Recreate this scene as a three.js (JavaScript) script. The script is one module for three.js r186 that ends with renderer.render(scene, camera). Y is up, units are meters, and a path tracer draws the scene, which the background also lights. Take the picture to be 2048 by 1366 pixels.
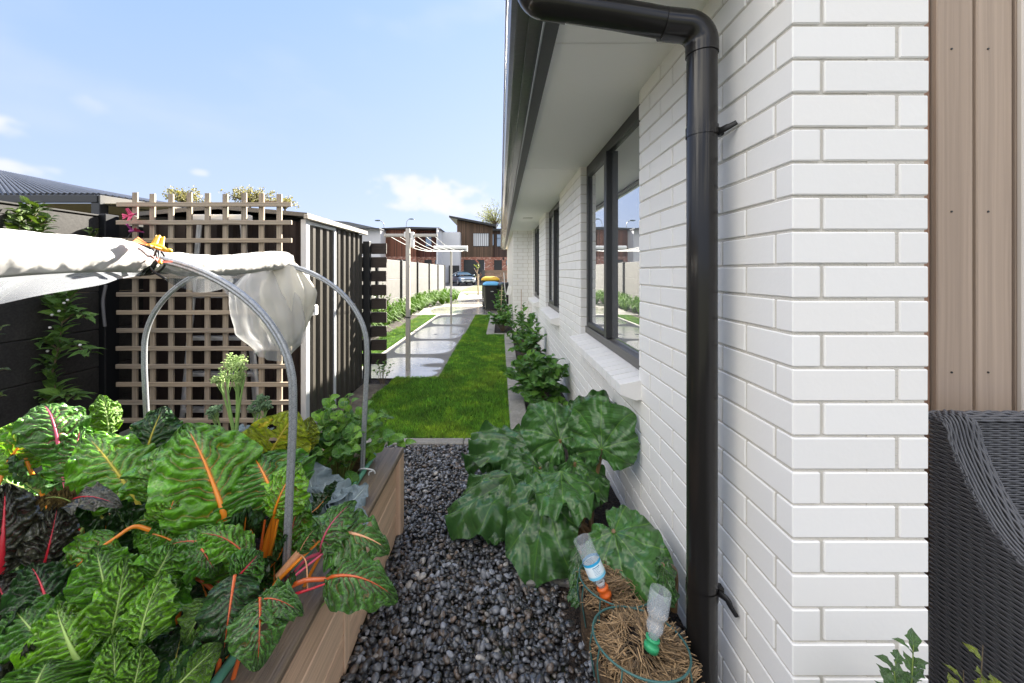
import * as THREE from 'three';
import { mergeGeometries } from 'three/addons/utils/BufferGeometryUtils.js';

// ---------------------------------------------------------------- camera, sky, sun, exposure
const CAM = 1.42, FOC = 757, PX = 1000, PY = 543;          // eye height; focal length and vanishing point in photograph pixels (2048 x 1366)
const scene = new THREE.Scene();
const camera = new THREE.PerspectiveCamera(2 * Math.atan(683 / FOC) * 180 / Math.PI, 2048 / 1366, 0.05, 3000);
camera.position.set(0, CAM, 0);
camera.setViewOffset(2048, 1366, 1024 - PX, 683 - PY, 2048, 1366);
const renderer = new THREE.WebGLRenderer({ antialias: true });
renderer.toneMapping = THREE.LinearToneMapping;
const EXPOSURE = 15;
renderer.toneMappingExposure = EXPOSURE;
renderer.shadowMap.enabled = true;
const SUN = new THREE.Vector3(1, 1.25, -2).normalize();
const sun = new THREE.DirectionalLight(new THREE.Color(1, 0.93, 0.82), 2.5);
sun.name = 'sun';
sun.position.copy(SUN).multiplyScalar(60).add(new THREE.Vector3(-2, 0, -8));
sun.target.position.set(-2, 0, -8);
sun.castShadow = true; sun.shadow.radius = 1.2;
sun.shadow.mapSize.set(4096, 4096);
Object.assign(sun.shadow.camera, { left: -30, right: 30, top: 30, bottom: -30, near: 1, far: 160 });
scene.add(sun, sun.target);

// ---------------------------------------------------------------- noise
function rng(seed) { let s = seed >>> 0; return () => { s = (s + 0x6d2b79f5) | 0; let t = Math.imul(s ^ (s >>> 15), 1 | s); t = (t + Math.imul(t ^ (t >>> 7), 61 | t)) ^ t; return ((t ^ (t >>> 14)) >>> 0) / 4294967296; }; }
const hash2 = (x, y, s) => { let h = Math.imul(x, 374761393) + Math.imul(y, 668265263) + Math.imul(s, 974634777); h = Math.imul(h ^ (h >>> 13), 1274126177); return ((h ^ (h >>> 16)) >>> 0) / 4294967296; };
const mod = (a, n) => ((a % n) + n) % n, mix = (a, b, t) => a + (b - a) * t, clamp = (x, a = 0, b = 1) => Math.min(b, Math.max(a, x));
const sstep = (a, b, x) => { const t = clamp((x - a) / (b - a)); return t * t * (3 - 2 * t); };
function vnoise(x, y, px = 4096, py = px, s = 1) {            // value noise, repeating after px by py cells
  const ix = Math.floor(x), iy = Math.floor(y), fx = x - ix, fy = y - iy, u = fx * fx * (3 - 2 * fx), v = fy * fy * (3 - 2 * fy);
  const h = (a, b) => hash2(mod(a, px), mod(b, py), s);
  return mix(mix(h(ix, iy), h(ix + 1, iy), u), mix(h(ix, iy + 1), h(ix + 1, iy + 1), u), v);
}
function fbm(x, y, px = 4096, py = px, s = 1, oct = 4) { let a = 0.5, t = 0, n = 0; for (let i = 0; i < oct; i++) { t += a * vnoise(x, y, px, py, s + i * 17); n += a; a *= 0.5; x *= 2; y *= 2; px *= 2; py *= 2; } return t / n; }

// the sky: blue overhead, pale at the horizon, small spring clouds, brighter fill cloud added behind
function skyTexture() {
  const W = 1536, H = 768, d = new Float32Array(W * H * 4);
  const blobs = [[-9.2, 11.4, 9, 2.9, 1], [-13, 12.8, 4, 2.2, 0.9], [-4.5, 9.3, 6, 1.7, 0.7], [-54.6, 13.5, 3.0, 1.5, 0.9], [-56, 9.8, 6.5, 1.3, 0.9], [-38.5, 11.6, 1.2, 0.5, 0.6], [-47, 17, 2.5, 1, 0.25], [40, 15, 12, 3, 0.8], [75, 12, 16, 4, 0.9], [110, 16, 14, 4, 0.9], [150, 13, 18, 4, 0.9], [-100, 13, 16, 3.5, 0.9], [-135, 15, 15, 4, 0.9], [-175, 12, 14, 4, 0.9], [-80, 11, 10, 2.5, 0.9]];
  for (let j = 0; j < H; j++) for (let i = 0; i < W; i++) {
    const el = ((j + 0.5) / H - 0.5) * Math.PI, ph = ((i + 0.5) / W - 0.5) * 2 * Math.PI;
    const x = Math.cos(ph) * Math.cos(el), z = Math.sin(ph) * Math.cos(el), y = Math.sin(el);
    const az = Math.atan2(x, -z) * 180 / Math.PI, e = el * 180 / Math.PI;       // 0 = straight ahead, positive to the right
    const t = Math.pow(clamp(y), 0.62);
    let r = mix(0.77, 0.12, t), g = mix(0.87, 0.37, t), b = mix(1.06, 1.04, t);
    const ca = x * SUN.x + y * SUN.y + z * SUN.z, glow = Math.pow(clamp(0.5 + 0.5 * ca), 5) * 0.25;
    r += glow; g += glow * 0.92; b += glow * 0.75;
    let cl = 0;
    if (e > 0) for (const [ba, be, sa, se, k] of blobs) {
      const da = mod(az - ba + 180, 360) - 180; if (Math.abs(da) > sa * 2.4 || Math.abs(e - be) > se * 3) continue;
      const n = fbm(az * 0.42 + 60, e * 0.75 + 9, 4096, 4096, 5, 6), q = Math.exp(-(da * da) / (sa * sa) - ((e - be) ** 2) / (se * se * (e > be ? 0.8 : 1.3)));
      cl = Math.max(cl, k * sstep(0.42, 0.95, q * 0.85 + (n - 0.5) * 1.3 + 0.13 * q));
    }
    const veil = sstep(0.45, 0.9, fbm(az * 0.05 + 9, e * 0.14 + 3, 4096, 4096, 9, 5)) * 0.22 * sstep(2, 15, e);
    const rear = Math.max(sstep(60, 100, Math.abs(az)), sstep(46, 70, e)) * sstep(3, 18, e), fillCloud = rear * sstep(0.32, 0.60, fbm(az * 0.06 + 40, e * 0.13 + 3, 4096, 4096, 33, 6)), lum = 1 + fillCloud * (1.15 + 3.5 * Math.exp(-(((mod(az + 105 + 180, 360) - 180) / 48) ** 2)));  // added bright cloud, unseen behind and left, to fill the shaded side
    const a = clamp(cl * 0.85 + veil + fillCloud * 0.9);
    const shade = 0.93 + 0.07 * fbm(az * 0.9 + 11, e * 1.6, 4096, 4096, 21, 4);
    r = mix(r, mix(1, 1.06, fillCloud) * shade * lum, a); g = mix(g, shade * lum, a); b = mix(b, mix(1.03, 0.90, fillCloud) * shade * lum, a);
    if (e < 0) { const k = sstep(0, -12, e); r = mix(r, 0.30, k); g = mix(g, 0.31, k); b = mix(b, 0.28, k); }
    const S = 1.08 / EXPOSURE, o = (j * W + i) * 4;
    d[o] = r * S; d[o + 1] = g * S; d[o + 2] = b * S; d[o + 3] = 1;
  }
  const tx = new THREE.DataTexture(d, W, H, THREE.RGBAFormat, THREE.FloatType);
  tx.mapping = THREE.EquirectangularReflectionMapping; tx.magFilter = tx.minFilter = THREE.LinearFilter; tx.wrapS = THREE.RepeatWrapping; tx.needsUpdate = true;
  return tx;
}
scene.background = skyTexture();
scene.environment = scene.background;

// ---------------------------------------------------------------- building helpers
const V = (x, y, z) => new THREE.Vector3(x, y, z);
const P = (x, y, D) => new THREE.Vector3(x, y, -D);                                            // metres right, up, ahead
const Q = (px, py, D) => new THREE.Vector3((px - PX) / FOC * D, CAM - (py - PY) / FOC * D, -D);  // what stands at a depth on a line of sight
const names = new Map();
const numbered = (n) => { const k = names.get(n) ?? 0; names.set(n, k + 1); return k ? n + '_' + String(k).padStart(3, '0') : n; };
const worldBuilt = new Set();
function tag(o, label, category, group) { o.userData.label = label; o.userData.category = category; if (group) o.userData.group = group; return o; }
function thing(name, label, category, pos = V(0, 0, 0), group) {      // a Group at the base; its parts are given in world coordinates
  const o = new THREE.Group(); o.name = numbered(name); o.position.copy(pos); tag(o, label, category, group); scene.add(o); worldBuilt.add(o); return o;
}
function part(name, geo, mat, parent, local = false) {
  const m = new THREE.Mesh(geo, mat); m.name = name; m.castShadow = m.receiveShadow = true; parent.add(m);
  if (!local && worldBuilt.has(parent)) m.position.copy(parent.position).negate();
  return m;
}
function top(name, geo, mat, label, category, group) { const m = new THREE.Mesh(geo, mat); m.name = numbered(name); m.castShadow = m.receiveShadow = true; scene.add(m); if (label) tag(m, label, category, group); return m; }
function struct(name, geo, mat, parent) { const m = new THREE.Mesh(geo, mat); m.name = parent ? name : numbered(name); m.castShadow = m.receiveShadow = true; (parent ?? scene).add(m); if (!parent) m.userData.kind = 'structure'; return m; }
function stuff(m) { m.userData.kind = 'stuff'; return m; }
function merge(list) { return mergeGeometries(list.map((g) => { const n = g.index ? g.toNonIndexed() : g; for (const k of Object.keys(n.attributes)) if (!['position', 'normal', 'uv'].includes(k)) n.deleteAttribute(k); return n; })); }

// box with chamfered edges, centred; uv in metres, v along `axis`
function cbox(w, h, d, c = 0.003, axis = 1, uo = 0, vo = 0) {
  c = Math.min(c, w / 2.01, h / 2.01, d / 2.01);
  const hx = w / 2, hy = h / 2, hz = d / 2, tri = [];
  const pt = (s, k) => [s[0] * (k === 0 ? hx : hx - c), s[1] * (k === 1 ? hy : hy - c), s[2] * (k === 2 ? hz : hz - c)];
  const add = (a, b, e) => tri.push([a, b, e]);
  for (let k = 0; k < 3; k++) { const i = (k + 1) % 3, j = (k + 2) % 3; for (const q of [-1, 1]) { const cs = [[-1, -1], [1, -1], [1, 1], [-1, 1]].map(([a, b]) => { const s = []; s[k] = q; s[i] = a; s[j] = b; return pt(s, k); }); add(cs[0], cs[1], cs[2]); add(cs[0], cs[2], cs[3]); } }
  for (let k = 0; k < 3; k++) { const i = (k + 1) % 3, j = (k + 2) % 3; for (const a of [-1, 1]) for (const b of [-1, 1]) { const A = [], B = []; A[k] = -1; B[k] = 1; A[i] = B[i] = a; A[j] = B[j] = b; const p1 = pt(A, i), p2 = pt(B, i), p3 = pt(B, j), p4 = pt(A, j); add(p1, p2, p3); add(p1, p3, p4); } }
  for (const a of [-1, 1]) for (const b of [-1, 1]) for (const e of [-1, 1]) add(pt([a, b, e], 0), pt([a, b, e], 1), pt([a, b, e], 2));
  return flatGeo(tri, axis, uo, vo);
}
function flatGeo(tri, axis = 1, uo = 0, vo = 0, outward = true) {
  const pos = [], nor = [], uv = [], A = V(), B = V(), N = V(), C = V();
  for (let [a, b, e] of tri) {
    A.set(b[0] - a[0], b[1] - a[1], b[2] - a[2]); B.set(e[0] - a[0], e[1] - a[1], e[2] - a[2]); N.crossVectors(A, B).normalize();
    C.set(a[0] + b[0] + e[0], a[1] + b[1] + e[1], a[2] + b[2] + e[2]);
    if (outward && N.dot(C) < 0) { [b, e] = [e, b]; N.negate(); }
    const n = [Math.abs(N.x), Math.abs(N.y), Math.abs(N.z)], k = n.indexOf(Math.max(...n));
    for (const p of [a, b, e]) {
      pos.push(...p); nor.push(N.x, N.y, N.z);
      const others = [0, 1, 2].filter((q) => q !== k), vv = others.includes(axis) ? axis : others[1], uu = others.find((q) => q !== vv);
      uv.push(p[uu] + uo, p[vv] + vo);
    }
  }
  const g = new THREE.BufferGeometry();
  g.setAttribute('position', new THREE.Float32BufferAttribute(pos, 3)); g.setAttribute('normal', new THREE.Float32BufferAttribute(nor, 3)); g.setAttribute('uv', new THREE.Float32BufferAttribute(uv, 2));
  return g;
}
const boxAt = (x0, x1, y0, y1, D0, D1, c = 0.003, axis = 1, uo = 0, vo = 0) => { const g = cbox(x1 - x0, y1 - y0, D1 - D0, c, axis, uo, vo); g.translate((x0 + x1) / 2, (y0 + y1) / 2, -(D0 + D1) / 2); return g; };
// convex outline [[x,y],...] pushed along depth D0..D1
function prism(pts, D0, D1, axis = 2, uo = 0, vo = 0) {
  const cx = pts.reduce((a, p) => a + p[0], 0) / pts.length, cy = pts.reduce((a, p) => a + p[1], 0) / pts.length, h = (D1 - D0) / 2, tri = [], n = pts.length;
  const q = pts.map(([x, y]) => [x - cx, y - cy]);
  for (let i = 0; i < n; i++) { const a = q[i], b = q[(i + 1) % n]; tri.push([[...a, h], [...b, h], [...b, -h]], [[...a, h], [...b, -h], [...a, -h]]); if (i > 1) tri.push([[...q[0], h], [...q[i - 1], h], [...q[i], h]], [[...q[0], -h], [...q[i - 1], -h], [...q[i], -h]]); }
  const g = flatGeo(tri, axis, uo, vo); g.translate(cx, cy, -(D0 + D1) / 2); return g;
}
function extrude(outline, D0, D1, bevel = 0) {                        // any outline in x,y
  const s = new THREE.Shape(outline.map(([x, y]) => new THREE.Vector2(x, y)));
  const g = new THREE.ExtrudeGeometry(s, { depth: D1 - D0 - 2 * bevel, bevelEnabled: bevel > 0, bevelSize: bevel, bevelThickness: bevel, bevelSegments: 1, curveSegments: 6 });
  g.translate(0, 0, -D1 + bevel); return g;
}
// sheet over a list of ground corners (x, D) at height y, uv in metres
function sheet(corners, y) {
  const s = new THREE.Shape(corners.map(([x, D]) => new THREE.Vector2(x, D))), g = new THREE.ShapeGeometry(s);
  const p = g.attributes.position; for (let i = 0; i < p.count; i++) p.setXYZ(i, p.getX(i), y, -p.getY(i));
  g.setAttribute('uv', new THREE.Float32BufferAttribute(Array.from({ length: p.count }, (_, i) => [p.getX(i), -p.getZ(i)]).flat(), 2));
  const n = g.attributes.normal; for (let i = 0; i < n.count; i++) n.setXYZ(i, 0, 1, 0);
  const ix = g.index; if (ix) for (let i = 0; i < ix.count; i += 3) { const a = ix.getX(i); ix.setX(i, ix.getX(i + 1)); ix.setX(i + 1, a); }
  return fixUp(g);
}
function fixUp(g) { const m = g.toNonIndexed(), p = m.attributes.position, A = V(), B = V(), C = V(); for (let i = 0; i < p.count; i += 3) { A.fromBufferAttribute(p, i); B.fromBufferAttribute(p, i + 1); C.fromBufferAttribute(p, i + 2); if (B.clone().sub(A).cross(C.clone().sub(A)).y < 0) { for (const k of ['position', 'uv']) { const a = m.attributes[k], q = a.itemSize; for (let c = 0; c < q; c++) { const t = a.array[(i + 1) * q + c]; a.array[(i + 1) * q + c] = a.array[(i + 2) * q + c]; a.array[(i + 2) * q + c] = t; } } } } return m; }
// round or shaped tube through points; rad(t) or number; squash flattens it
function sweep(points, rad, seg = 8, { caps = true, up = V(0, 1, 0), rx = 1, ry = 1, prof } = {}) {
  const n = points.length, pos = [], nor = [], uv = [], idx = [], T = V(), N = V(), B = V();
  let len = 0; const prev = V();
  for (let i = 0; i < n; i++) {
    T.copy(points[Math.min(n - 1, i + 1)]).sub(points[Math.max(0, i - 1)]).normalize();
    if (i === 0) { N.copy(Math.abs(T.dot(up)) > 0.95 ? V(1, 0, 0) : up); } else N.copy(prev);
    N.addScaledVector(T, -N.dot(T)).normalize(); prev.copy(N); B.crossVectors(T, N);
    if (i) len += points[i].distanceTo(points[i - 1]);
    const r = typeof rad === 'function' ? rad(i / (n - 1)) : rad;
    for (let k = 0; k <= seg; k++) {
      const a = k / seg * Math.PI * 2, m = prof ? prof(a) : 1, c = Math.cos(a) * r * rx * m, s = Math.sin(a) * r * ry * m;
      pos.push(points[i].x + N.x * c + B.x * s, points[i].y + N.y * c + B.y * s, points[i].z + N.z * c + B.z * s);
      const nx = Math.cos(a) / rx, ns = Math.sin(a) / ry, l = Math.hypot(nx, ns); nor.push((N.x * nx + B.x * ns) / l, (N.y * nx + B.y * ns) / l, (N.z * nx + B.z * ns) / l);
      uv.push(k / seg, len);
      if (i && k) { const a0 = (i - 1) * (seg + 1) + k - 1, b0 = i * (seg + 1) + k - 1; idx.push(a0, a0 + 1, b0, b0, a0 + 1, b0 + 1); }
    }
  }
  if (caps) for (const [i, s] of [[0, -1], [n - 1, 1]]) {
    const c = pos.length / 3; T.copy(points[i ? n - 1 : 1]).sub(points[i ? n - 2 : 0]).normalize().multiplyScalar(s);
    pos.push(points[i].x, points[i].y, points[i].z); nor.push(T.x, T.y, T.z); uv.push(0.5, 0);
    for (let k = 0; k <= seg; k++) { const o = (i * (seg + 1) + k) * 3; pos.push(pos[o], pos[o + 1], pos[o + 2]); nor.push(T.x, T.y, T.z); uv.push(0.5, 0); if (k) s > 0 ? idx.push(c, c + k, c + k + 1) : idx.push(c, c + k + 1, c + k); }
  }
  const g = new THREE.BufferGeometry();
  g.setAttribute('position', new THREE.Float32BufferAttribute(pos, 3)); g.setAttribute('normal', new THREE.Float32BufferAttribute(nor, 3)); g.setAttribute('uv', new THREE.Float32BufferAttribute(uv, 2)); g.setIndex(idx);
  if (prof) g.computeVertexNormals();
  return g;
}
const curve = (pts, n = 16) => new THREE.CatmullRomCurve3(pts).getPoints(n);
// grid surface from f(u, v) -> Vector3
function surface(f, nu, nv, closedU = false) {
  const pos = [], uv = [], idx = [];
  for (let j = 0; j <= nv; j++) for (let i = 0; i <= nu; i++) { const p = f(i / nu, j / nv); pos.push(p.x, p.y, p.z); uv.push(p.u ?? i / nu, p.v ?? j / nv); if (i && j) { const a = (j - 1) * (nu + 1) + i - 1, b = a + nu + 1; idx.push(a, a + 1, b, b, a + 1, b + 1); } }
  const g = new THREE.BufferGeometry(); g.setAttribute('position', new THREE.Float32BufferAttribute(pos, 3)); g.setAttribute('uv', new THREE.Float32BufferAttribute(uv, 2)); g.setIndex(idx); g.computeVertexNormals();
  if (closedU) { const n = g.attributes.normal, A = V(), B = V(); for (let j = 0; j <= nv; j++) { const a = j * (nu + 1), b = a + nu; A.fromBufferAttribute(n, a).add(B.fromBufferAttribute(n, b)).normalize(); n.setXYZ(a, A.x, A.y, A.z); n.setXYZ(b, A.x, A.y, A.z); } }
  return g;
}

// ---------------------------------------------------------------- textures and materials
function tex(w, h, fn, { srgb = true, wrap = true } = {}) {
  const d = new Uint8Array(w * h * 4);
  for (let j = 0; j < h; j++) for (let i = 0; i < w; i++) { const c = fn((i + 0.5) / w, (j + 0.5) / h), o = (j * w + i) * 4; if (typeof c === 'number') d[o] = d[o + 1] = d[o + 2] = clamp(c) * 255; else { d[o] = clamp(c[0]) * 255; d[o + 1] = clamp(c[1]) * 255; d[o + 2] = clamp(c[2]) * 255; } d[o + 3] = 255; }
  const t = new THREE.DataTexture(d, w, h); t.magFilter = t.minFilter = THREE.LinearFilter; t.wrapS = t.wrapT = wrap ? THREE.RepeatWrapping : THREE.ClampToEdgeWrapping; if (srgb) t.colorSpace = THREE.SRGBColorSpace; t.needsUpdate = true; return t;
}
const rep = (t, x, y = x) => { const c = t.clone(); c.repeat.set(x, y); c.needsUpdate = true; return c; };
const lin = (r, g, b) => new THREE.Color().setRGB(r, g, b);
const std = (r, g, b, rough = 0.8, o = {}) => new THREE.MeshStandardMaterial({ color: lin(r, g, b), roughness: rough, side: THREE.DoubleSide, ...o });
const phy = (r, g, b, rough = 0.8, o = {}) => new THREE.MeshPhysicalMaterial({ color: lin(r, g, b), roughness: rough, side: THREE.DoubleSide, ...o });
const T = {};
T.grain = tex(256, 512, (u, v) => { const w = fbm(u * 3, v * 2, 3, 2, 3, 3), r = fbm(u * 22 + w * 2.5, v * 2.2, 22, 2, 7, 3), f = vnoise(u * 90, v * 7, 90, 7, 11), k = vnoise(u * 8 + w * 3, v * 1, 8, 1, 14); const g = 0.60 + 0.26 * r + 0.12 * f + 0.1 * (k - 0.5); return [g * 1.02, g, g * 0.97]; });
T.grainSoft = tex(256, 512, (u, v) => { const w = fbm(u * 3, v * 2, 3, 2, 3, 3), r = fbm(u * 26 + w * 2, v * 2, 26, 2, 7, 3), st = fbm(u * 5, v * 1, 5, 1, 15, 4); const g = 0.84 + 0.12 * (r - 0.5) + 0.10 * (st - 0.5); return [g * 1.01, g, g * 0.985]; });
T.grainBump = tex(256, 512, (u, v) => { const w = fbm(u * 3, v * 2, 3, 2, 3, 3); return 0.5 * fbm(u * 22 + w * 2.5, v * 2.2, 22, 2, 7, 3) + 0.5 * vnoise(u * 90, v * 7, 90, 7, 11); }, { srgb: false });
T.fine = tex(256, 256, (u, v) => fbm(u * 24, v * 24, 24, 24, 31, 4), { srgb: false });
T.speckle = tex(512, 512, (u, v) => { const g = 0.76 + 0.2 * (fbm(u * 8, v * 8, 8, 8, 41, 5) - 0.5) + 0.14 * (vnoise(u * 120, v * 120, 120, 120, 43) - 0.5); return [g, g * 0.99, g * 0.965]; });
T.stain = tex(512, 512, (u, v) => { const a = fbm(u * 5, v * 5, 5, 5, 51, 6), b = fbm(u * 14, v * 14, 14, 14, 57, 4); const g = 0.62 + 0.5 * (a - 0.5) + 0.25 * (b - 0.5) + 0.1; return [g, g * 0.98, g * 0.94]; });
T.weave = tex(128, 128, (u, v) => { const a = Math.sin(u * Math.PI * 64), b = Math.sin(v * Math.PI * 64); return 0.5 + 0.25 * a * (Math.floor(v * 64) % 2 ? 1 : -1) + 0.25 * b; }, { srgb: false });
T.soil = tex(256, 256, (u, v) => { const g = 0.24 + 0.30 * fbm(u * 18, v * 18, 18, 18, 61, 4) - 0.1; return [g * 1.1, g * 0.92, g * 0.78]; });
T.soilBump = tex(256, 256, (u, v) => fbm(u * 26, v * 26, 26, 26, 61, 4), { srgb: false });
// chard blade: u across, v along; side veins and puckers between them
const vein = (s, t, n = 10) => { const q = t * n - Math.pow(Math.abs(s), 0.8) * 2.4 + (s > 0 ? 0.35 : 0) + 1.5 * (vnoise(s * 2.6 + 9, t * 6 + 3) - 0.5) + 0.5 * (vnoise(s * 6 + 2, t * 15) - 0.5); return Math.abs(q - Math.round(q)) * 2; };   // 0 on a vein, 1 between
const chardTex = (base, rib, wm = 1, spots = 0) => tex(256, 512, (u, v) => {
  const s = u * 2 - 1, a = Math.abs(s), d = vein(s, v), m = Math.exp(-Math.pow(a / (0.022 + 0.035 * (1 - v)), 2)) * sstep(1.0, 0.75, v), w = Math.exp(-Math.pow(d / (0.16 - 0.08 * a), 2)) * Math.max(0, 1 - a * 0.95) * sstep(1, 0.6, v);
  const n = fbm(u * 12, v * 24, 12, 24, 71, 5), cell = vnoise(u * 30, v * 60, 30, 60, 73), net = Math.exp(-Math.pow((cell - 0.5) / 0.06, 2)), x = clamp(m * 0.95 + w * 0.72 * wm), k = 0.76 + 0.34 * (n - 0.5) + 0.16 * (d - 0.5), y = net * 0.16;
  let c = base.map((q, i) => mix(mix(q * k, q * k * 1.1 + 0.05 * (i === 1 ? 1.3 : 0.8), y * 2), rib[i], x));
  if (spots) { const sp = sstep(0.60, 0.78, fbm(u * 7 + 3, v * 14, 7, 14, 79, 4)), br = sstep(0.72, 0.76, vnoise(u * 22, v * 44, 22, 44, 80)); c = c.map((q, i) => mix(mix(q, [0.78, 0.68, 0.10][i], sp * 0.75), [0.25, 0.16, 0.05][i], br * sp)); }
  return c;
});
T.chardBump = tex(256, 512, (u, v) => { const s = u * 2 - 1, d = vein(s, v), c = fbm(u * 15, v * 30, 15, 30, 77, 3); return clamp(0.40 * Math.pow(Math.sin(d * Math.PI / 2), 0.7) + 0.62 * (1 - Math.abs(c - 0.5) * 4 * 0.5) - 0.3 - 0.4 * Math.exp(-Math.pow(s / 0.04, 2)) + 0.25); }, { srgb: false });
const palm = (s, v) => { const t = (v - 0.25) / 0.75; let best = 9; const X = s * 0.75, h = Math.hypot(X, t), a = Math.atan2(X, t + 1e-4); for (const c of [0, 0.55, -0.55, 1.15, -1.15, 1.9, -1.9]) { const dd = Math.abs(a - c - 0.25 * Math.sign(c) * h * (vnoise(h * 4, c * 3 + 9) - 0.1)) * h; best = Math.min(best, dd); } const q = h * 9 - Math.abs(a) * 2, br = Math.abs(q - Math.round(q)); return [best, br]; };
T.rhubarb = tex(512, 512, (u, v) => { const s = u * 2 - 1, [d, br] = palm(s, v), n = fbm(u * 10, v * 10, 10, 10, 81, 5), w = Math.exp(-Math.pow(d / 0.007, 2)) + 0.16 * Math.exp(-Math.pow(br / 0.07, 2)); const k = 0.74 + 0.22 * (n - 0.5); return [mix(k * 0.92, 1.25, clamp(w) * 0.6), mix(k, 1.12, clamp(w) * 0.55), mix(k * 0.9, 0.8, clamp(w) * 0.5)]; });
T.rhubarbBump = tex(512, 512, (u, v) => { const s = u * 2 - 1, [d, br] = palm(s, v); return clamp(0.3 + 0.5 * sstep(0, 0.07, d) * (0.55 + 0.45 * sstep(0, 0.25, br)) + 0.25 * (fbm(u * 20, v * 20, 20, 20, 83, 3) - 0.5)); }, { srgb: false });
T.leaf = tex(128, 256, (u, v) => { const s = u * 2 - 1, d = vein(s, v, 6), w = Math.exp(-Math.pow(s / 0.06, 2)) + 0.5 * Math.exp(-Math.pow(d / 0.12, 2)), n = fbm(u * 6, v * 12, 6, 12, 91, 4), k = 0.78 + 0.3 * (n - 0.5); return [mix(k, 1.2, clamp(w) * 0.5), mix(k, 1.1, clamp(w) * 0.5), mix(k, 1, clamp(w) * 0.5)]; });
T.leafBump = tex(128, 256, (u, v) => { const s = u * 2 - 1, d = vein(s, v, 6); return clamp(0.2 + 0.8 * Math.sqrt(d) * (1 - Math.exp(-Math.pow(s / 0.08, 2)))); }, { srgb: false });
T.galv = tex(128, 128, (u, v) => 0.75 + 0.3 * (fbm(u * 12, v * 12, 12, 12, 95, 3) - 0.5));

const bump = (t, s) => ({ bumpMap: t, bumpScale: s });
const wood = (r, g, b, rough = 0.75, sx = 5, sy = 1.4, bs = 0.002, soft = 0) => std(r, g, b, rough, { map: rep(soft ? T.grainSoft : T.grain, sx, sy), ...bump(rep(T.grainBump, sx, sy), bs) });
const M = {
  brick: [[0.835, 0.825, 0.80], [0.85, 0.84, 0.815], [0.82, 0.81, 0.785], [0.84, 0.825, 0.795]].map(([r, g, b]) => std(r, g, b, 0.6, bump(rep(T.fine, 4, 4), 0.0003))),
  mortar: std(0.60, 0.57, 0.51, 0.95, bump(rep(T.fine, 9, 9), 0.002)),
  soffit: std(0.90, 0.895, 0.875, 0.75),
  charcoal: std(0.030, 0.032, 0.035, 0.38),
  fascia: std(0.045, 0.046, 0.048, 0.42),
  pipe: phy(0.010, 0.009, 0.0085, 0.5, { specularIntensity: 0.3, clearcoat: 0.7, clearcoatRoughness: 0.14, ...bump(rep(T.fine, 1, 3), 0.0004) }),
  frame: std(0.028, 0.029, 0.031, 0.4),
  sillRail: std(0.10, 0.095, 0.09, 0.45),
  glass: phy(0.60, 0.62, 0.63, 0.015, { metalness: 0.85 }),
  concrete: std(0.50, 0.49, 0.465, 0.85, { map: rep(T.speckle, 1.2), ...bump(rep(T.fine, 5), 0.0015) }),
  black: std(0.012, 0.012, 0.013, 0.5),
  white: std(0.78, 0.78, 0.77, 0.5),
  galv: std(0.66, 0.69, 0.72, 0.36, { metalness: 0.45, map: rep(T.galv, 2, 30) }),
  alu: std(0.60, 0.61, 0.62, 0.42, { metalness: 0.6 }),
  soil: std(0.30, 0.28, 0.26, 0.95, { map: rep(T.soil, 4), ...bump(rep(T.soilBump, 4), 0.02) }),
};

// ---------------------------------------------------------------- ground, paths, street
struct('ground', sheet([[-700, -300], [700, -300], [700, 1500], [-700, 1500]], -0.03), std(0.10, 0.115, 0.07, 0.95, { map: rep(T.stain, 0.3) }));
struct('bare_soil', sheet([[-3.3, -1.5], [-0.6, -1.5], [-0.6, 2.2], [-1.45, 2.2], [-1.45, 3.08], [-3.3, 3.08]], -0.02), M.soil);
struct('soil_under_lawn', sheet([[-2.0, 3.1], [0.2, 3.1], [0.2, 12.3], [-3.4, 12.3], [-3.4, 4.7], [-1.99, 4.7]], -0.012), M.soil);
// wet concrete path: standing water in the middle of each bay, damp edges
const wet = (x, D) => {
  const bays = [[5.02, 6.22], [6.5, 7.72], [7.98, 9.75], [10.15, 11.75], [12.6, 15.4], [16.2, 19.5]];
  const warp = (fbm(x * 1.1 + 5, D * 1.3, 4096, 4096, 101, 4) - 0.5) * 0.5;
  let w = 0;
  for (const [a, b] of bays) {
    const m = (a + b) / 2, h = (b - a) / 2, x0 = D > 12 ? -2.5 : -1.9, x1 = D > 12 ? 0.2 : -0.86, cx = (x0 + x1) / 2, hx = (x1 - x0) / 2;
    const q = Math.pow(Math.abs((D - m) / h), 3.2) + Math.pow(Math.abs((x - cx) / hx), 4);
    w = Math.max(w, sstep(1.22, 0.86, q + warp));
  }
  const dry = Math.exp(-(((x + 0.92) / 0.26) ** 2 + ((D - 5.72) / 0.13) ** 2)) + Math.exp(-(((x + 0.84) / 0.12) ** 2 + ((D - 5.4) / 0.06) ** 2)) + 0.9 * Math.exp(-(((x + 1.02) / 0.1) ** 2 + ((D - 8.55) / 0.1) ** 2)) + 0.8 * Math.exp(-(((x + 1.45) / 0.05) ** 2 + ((D - 8.5) / 0.06) ** 2)) + 0.6 * Math.exp(-(((x + 1.0) / 0.06) ** 2 + ((D - 7.9) / 0.05) ** 2));
  return clamp(w - 1.4 * dry);
};
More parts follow.
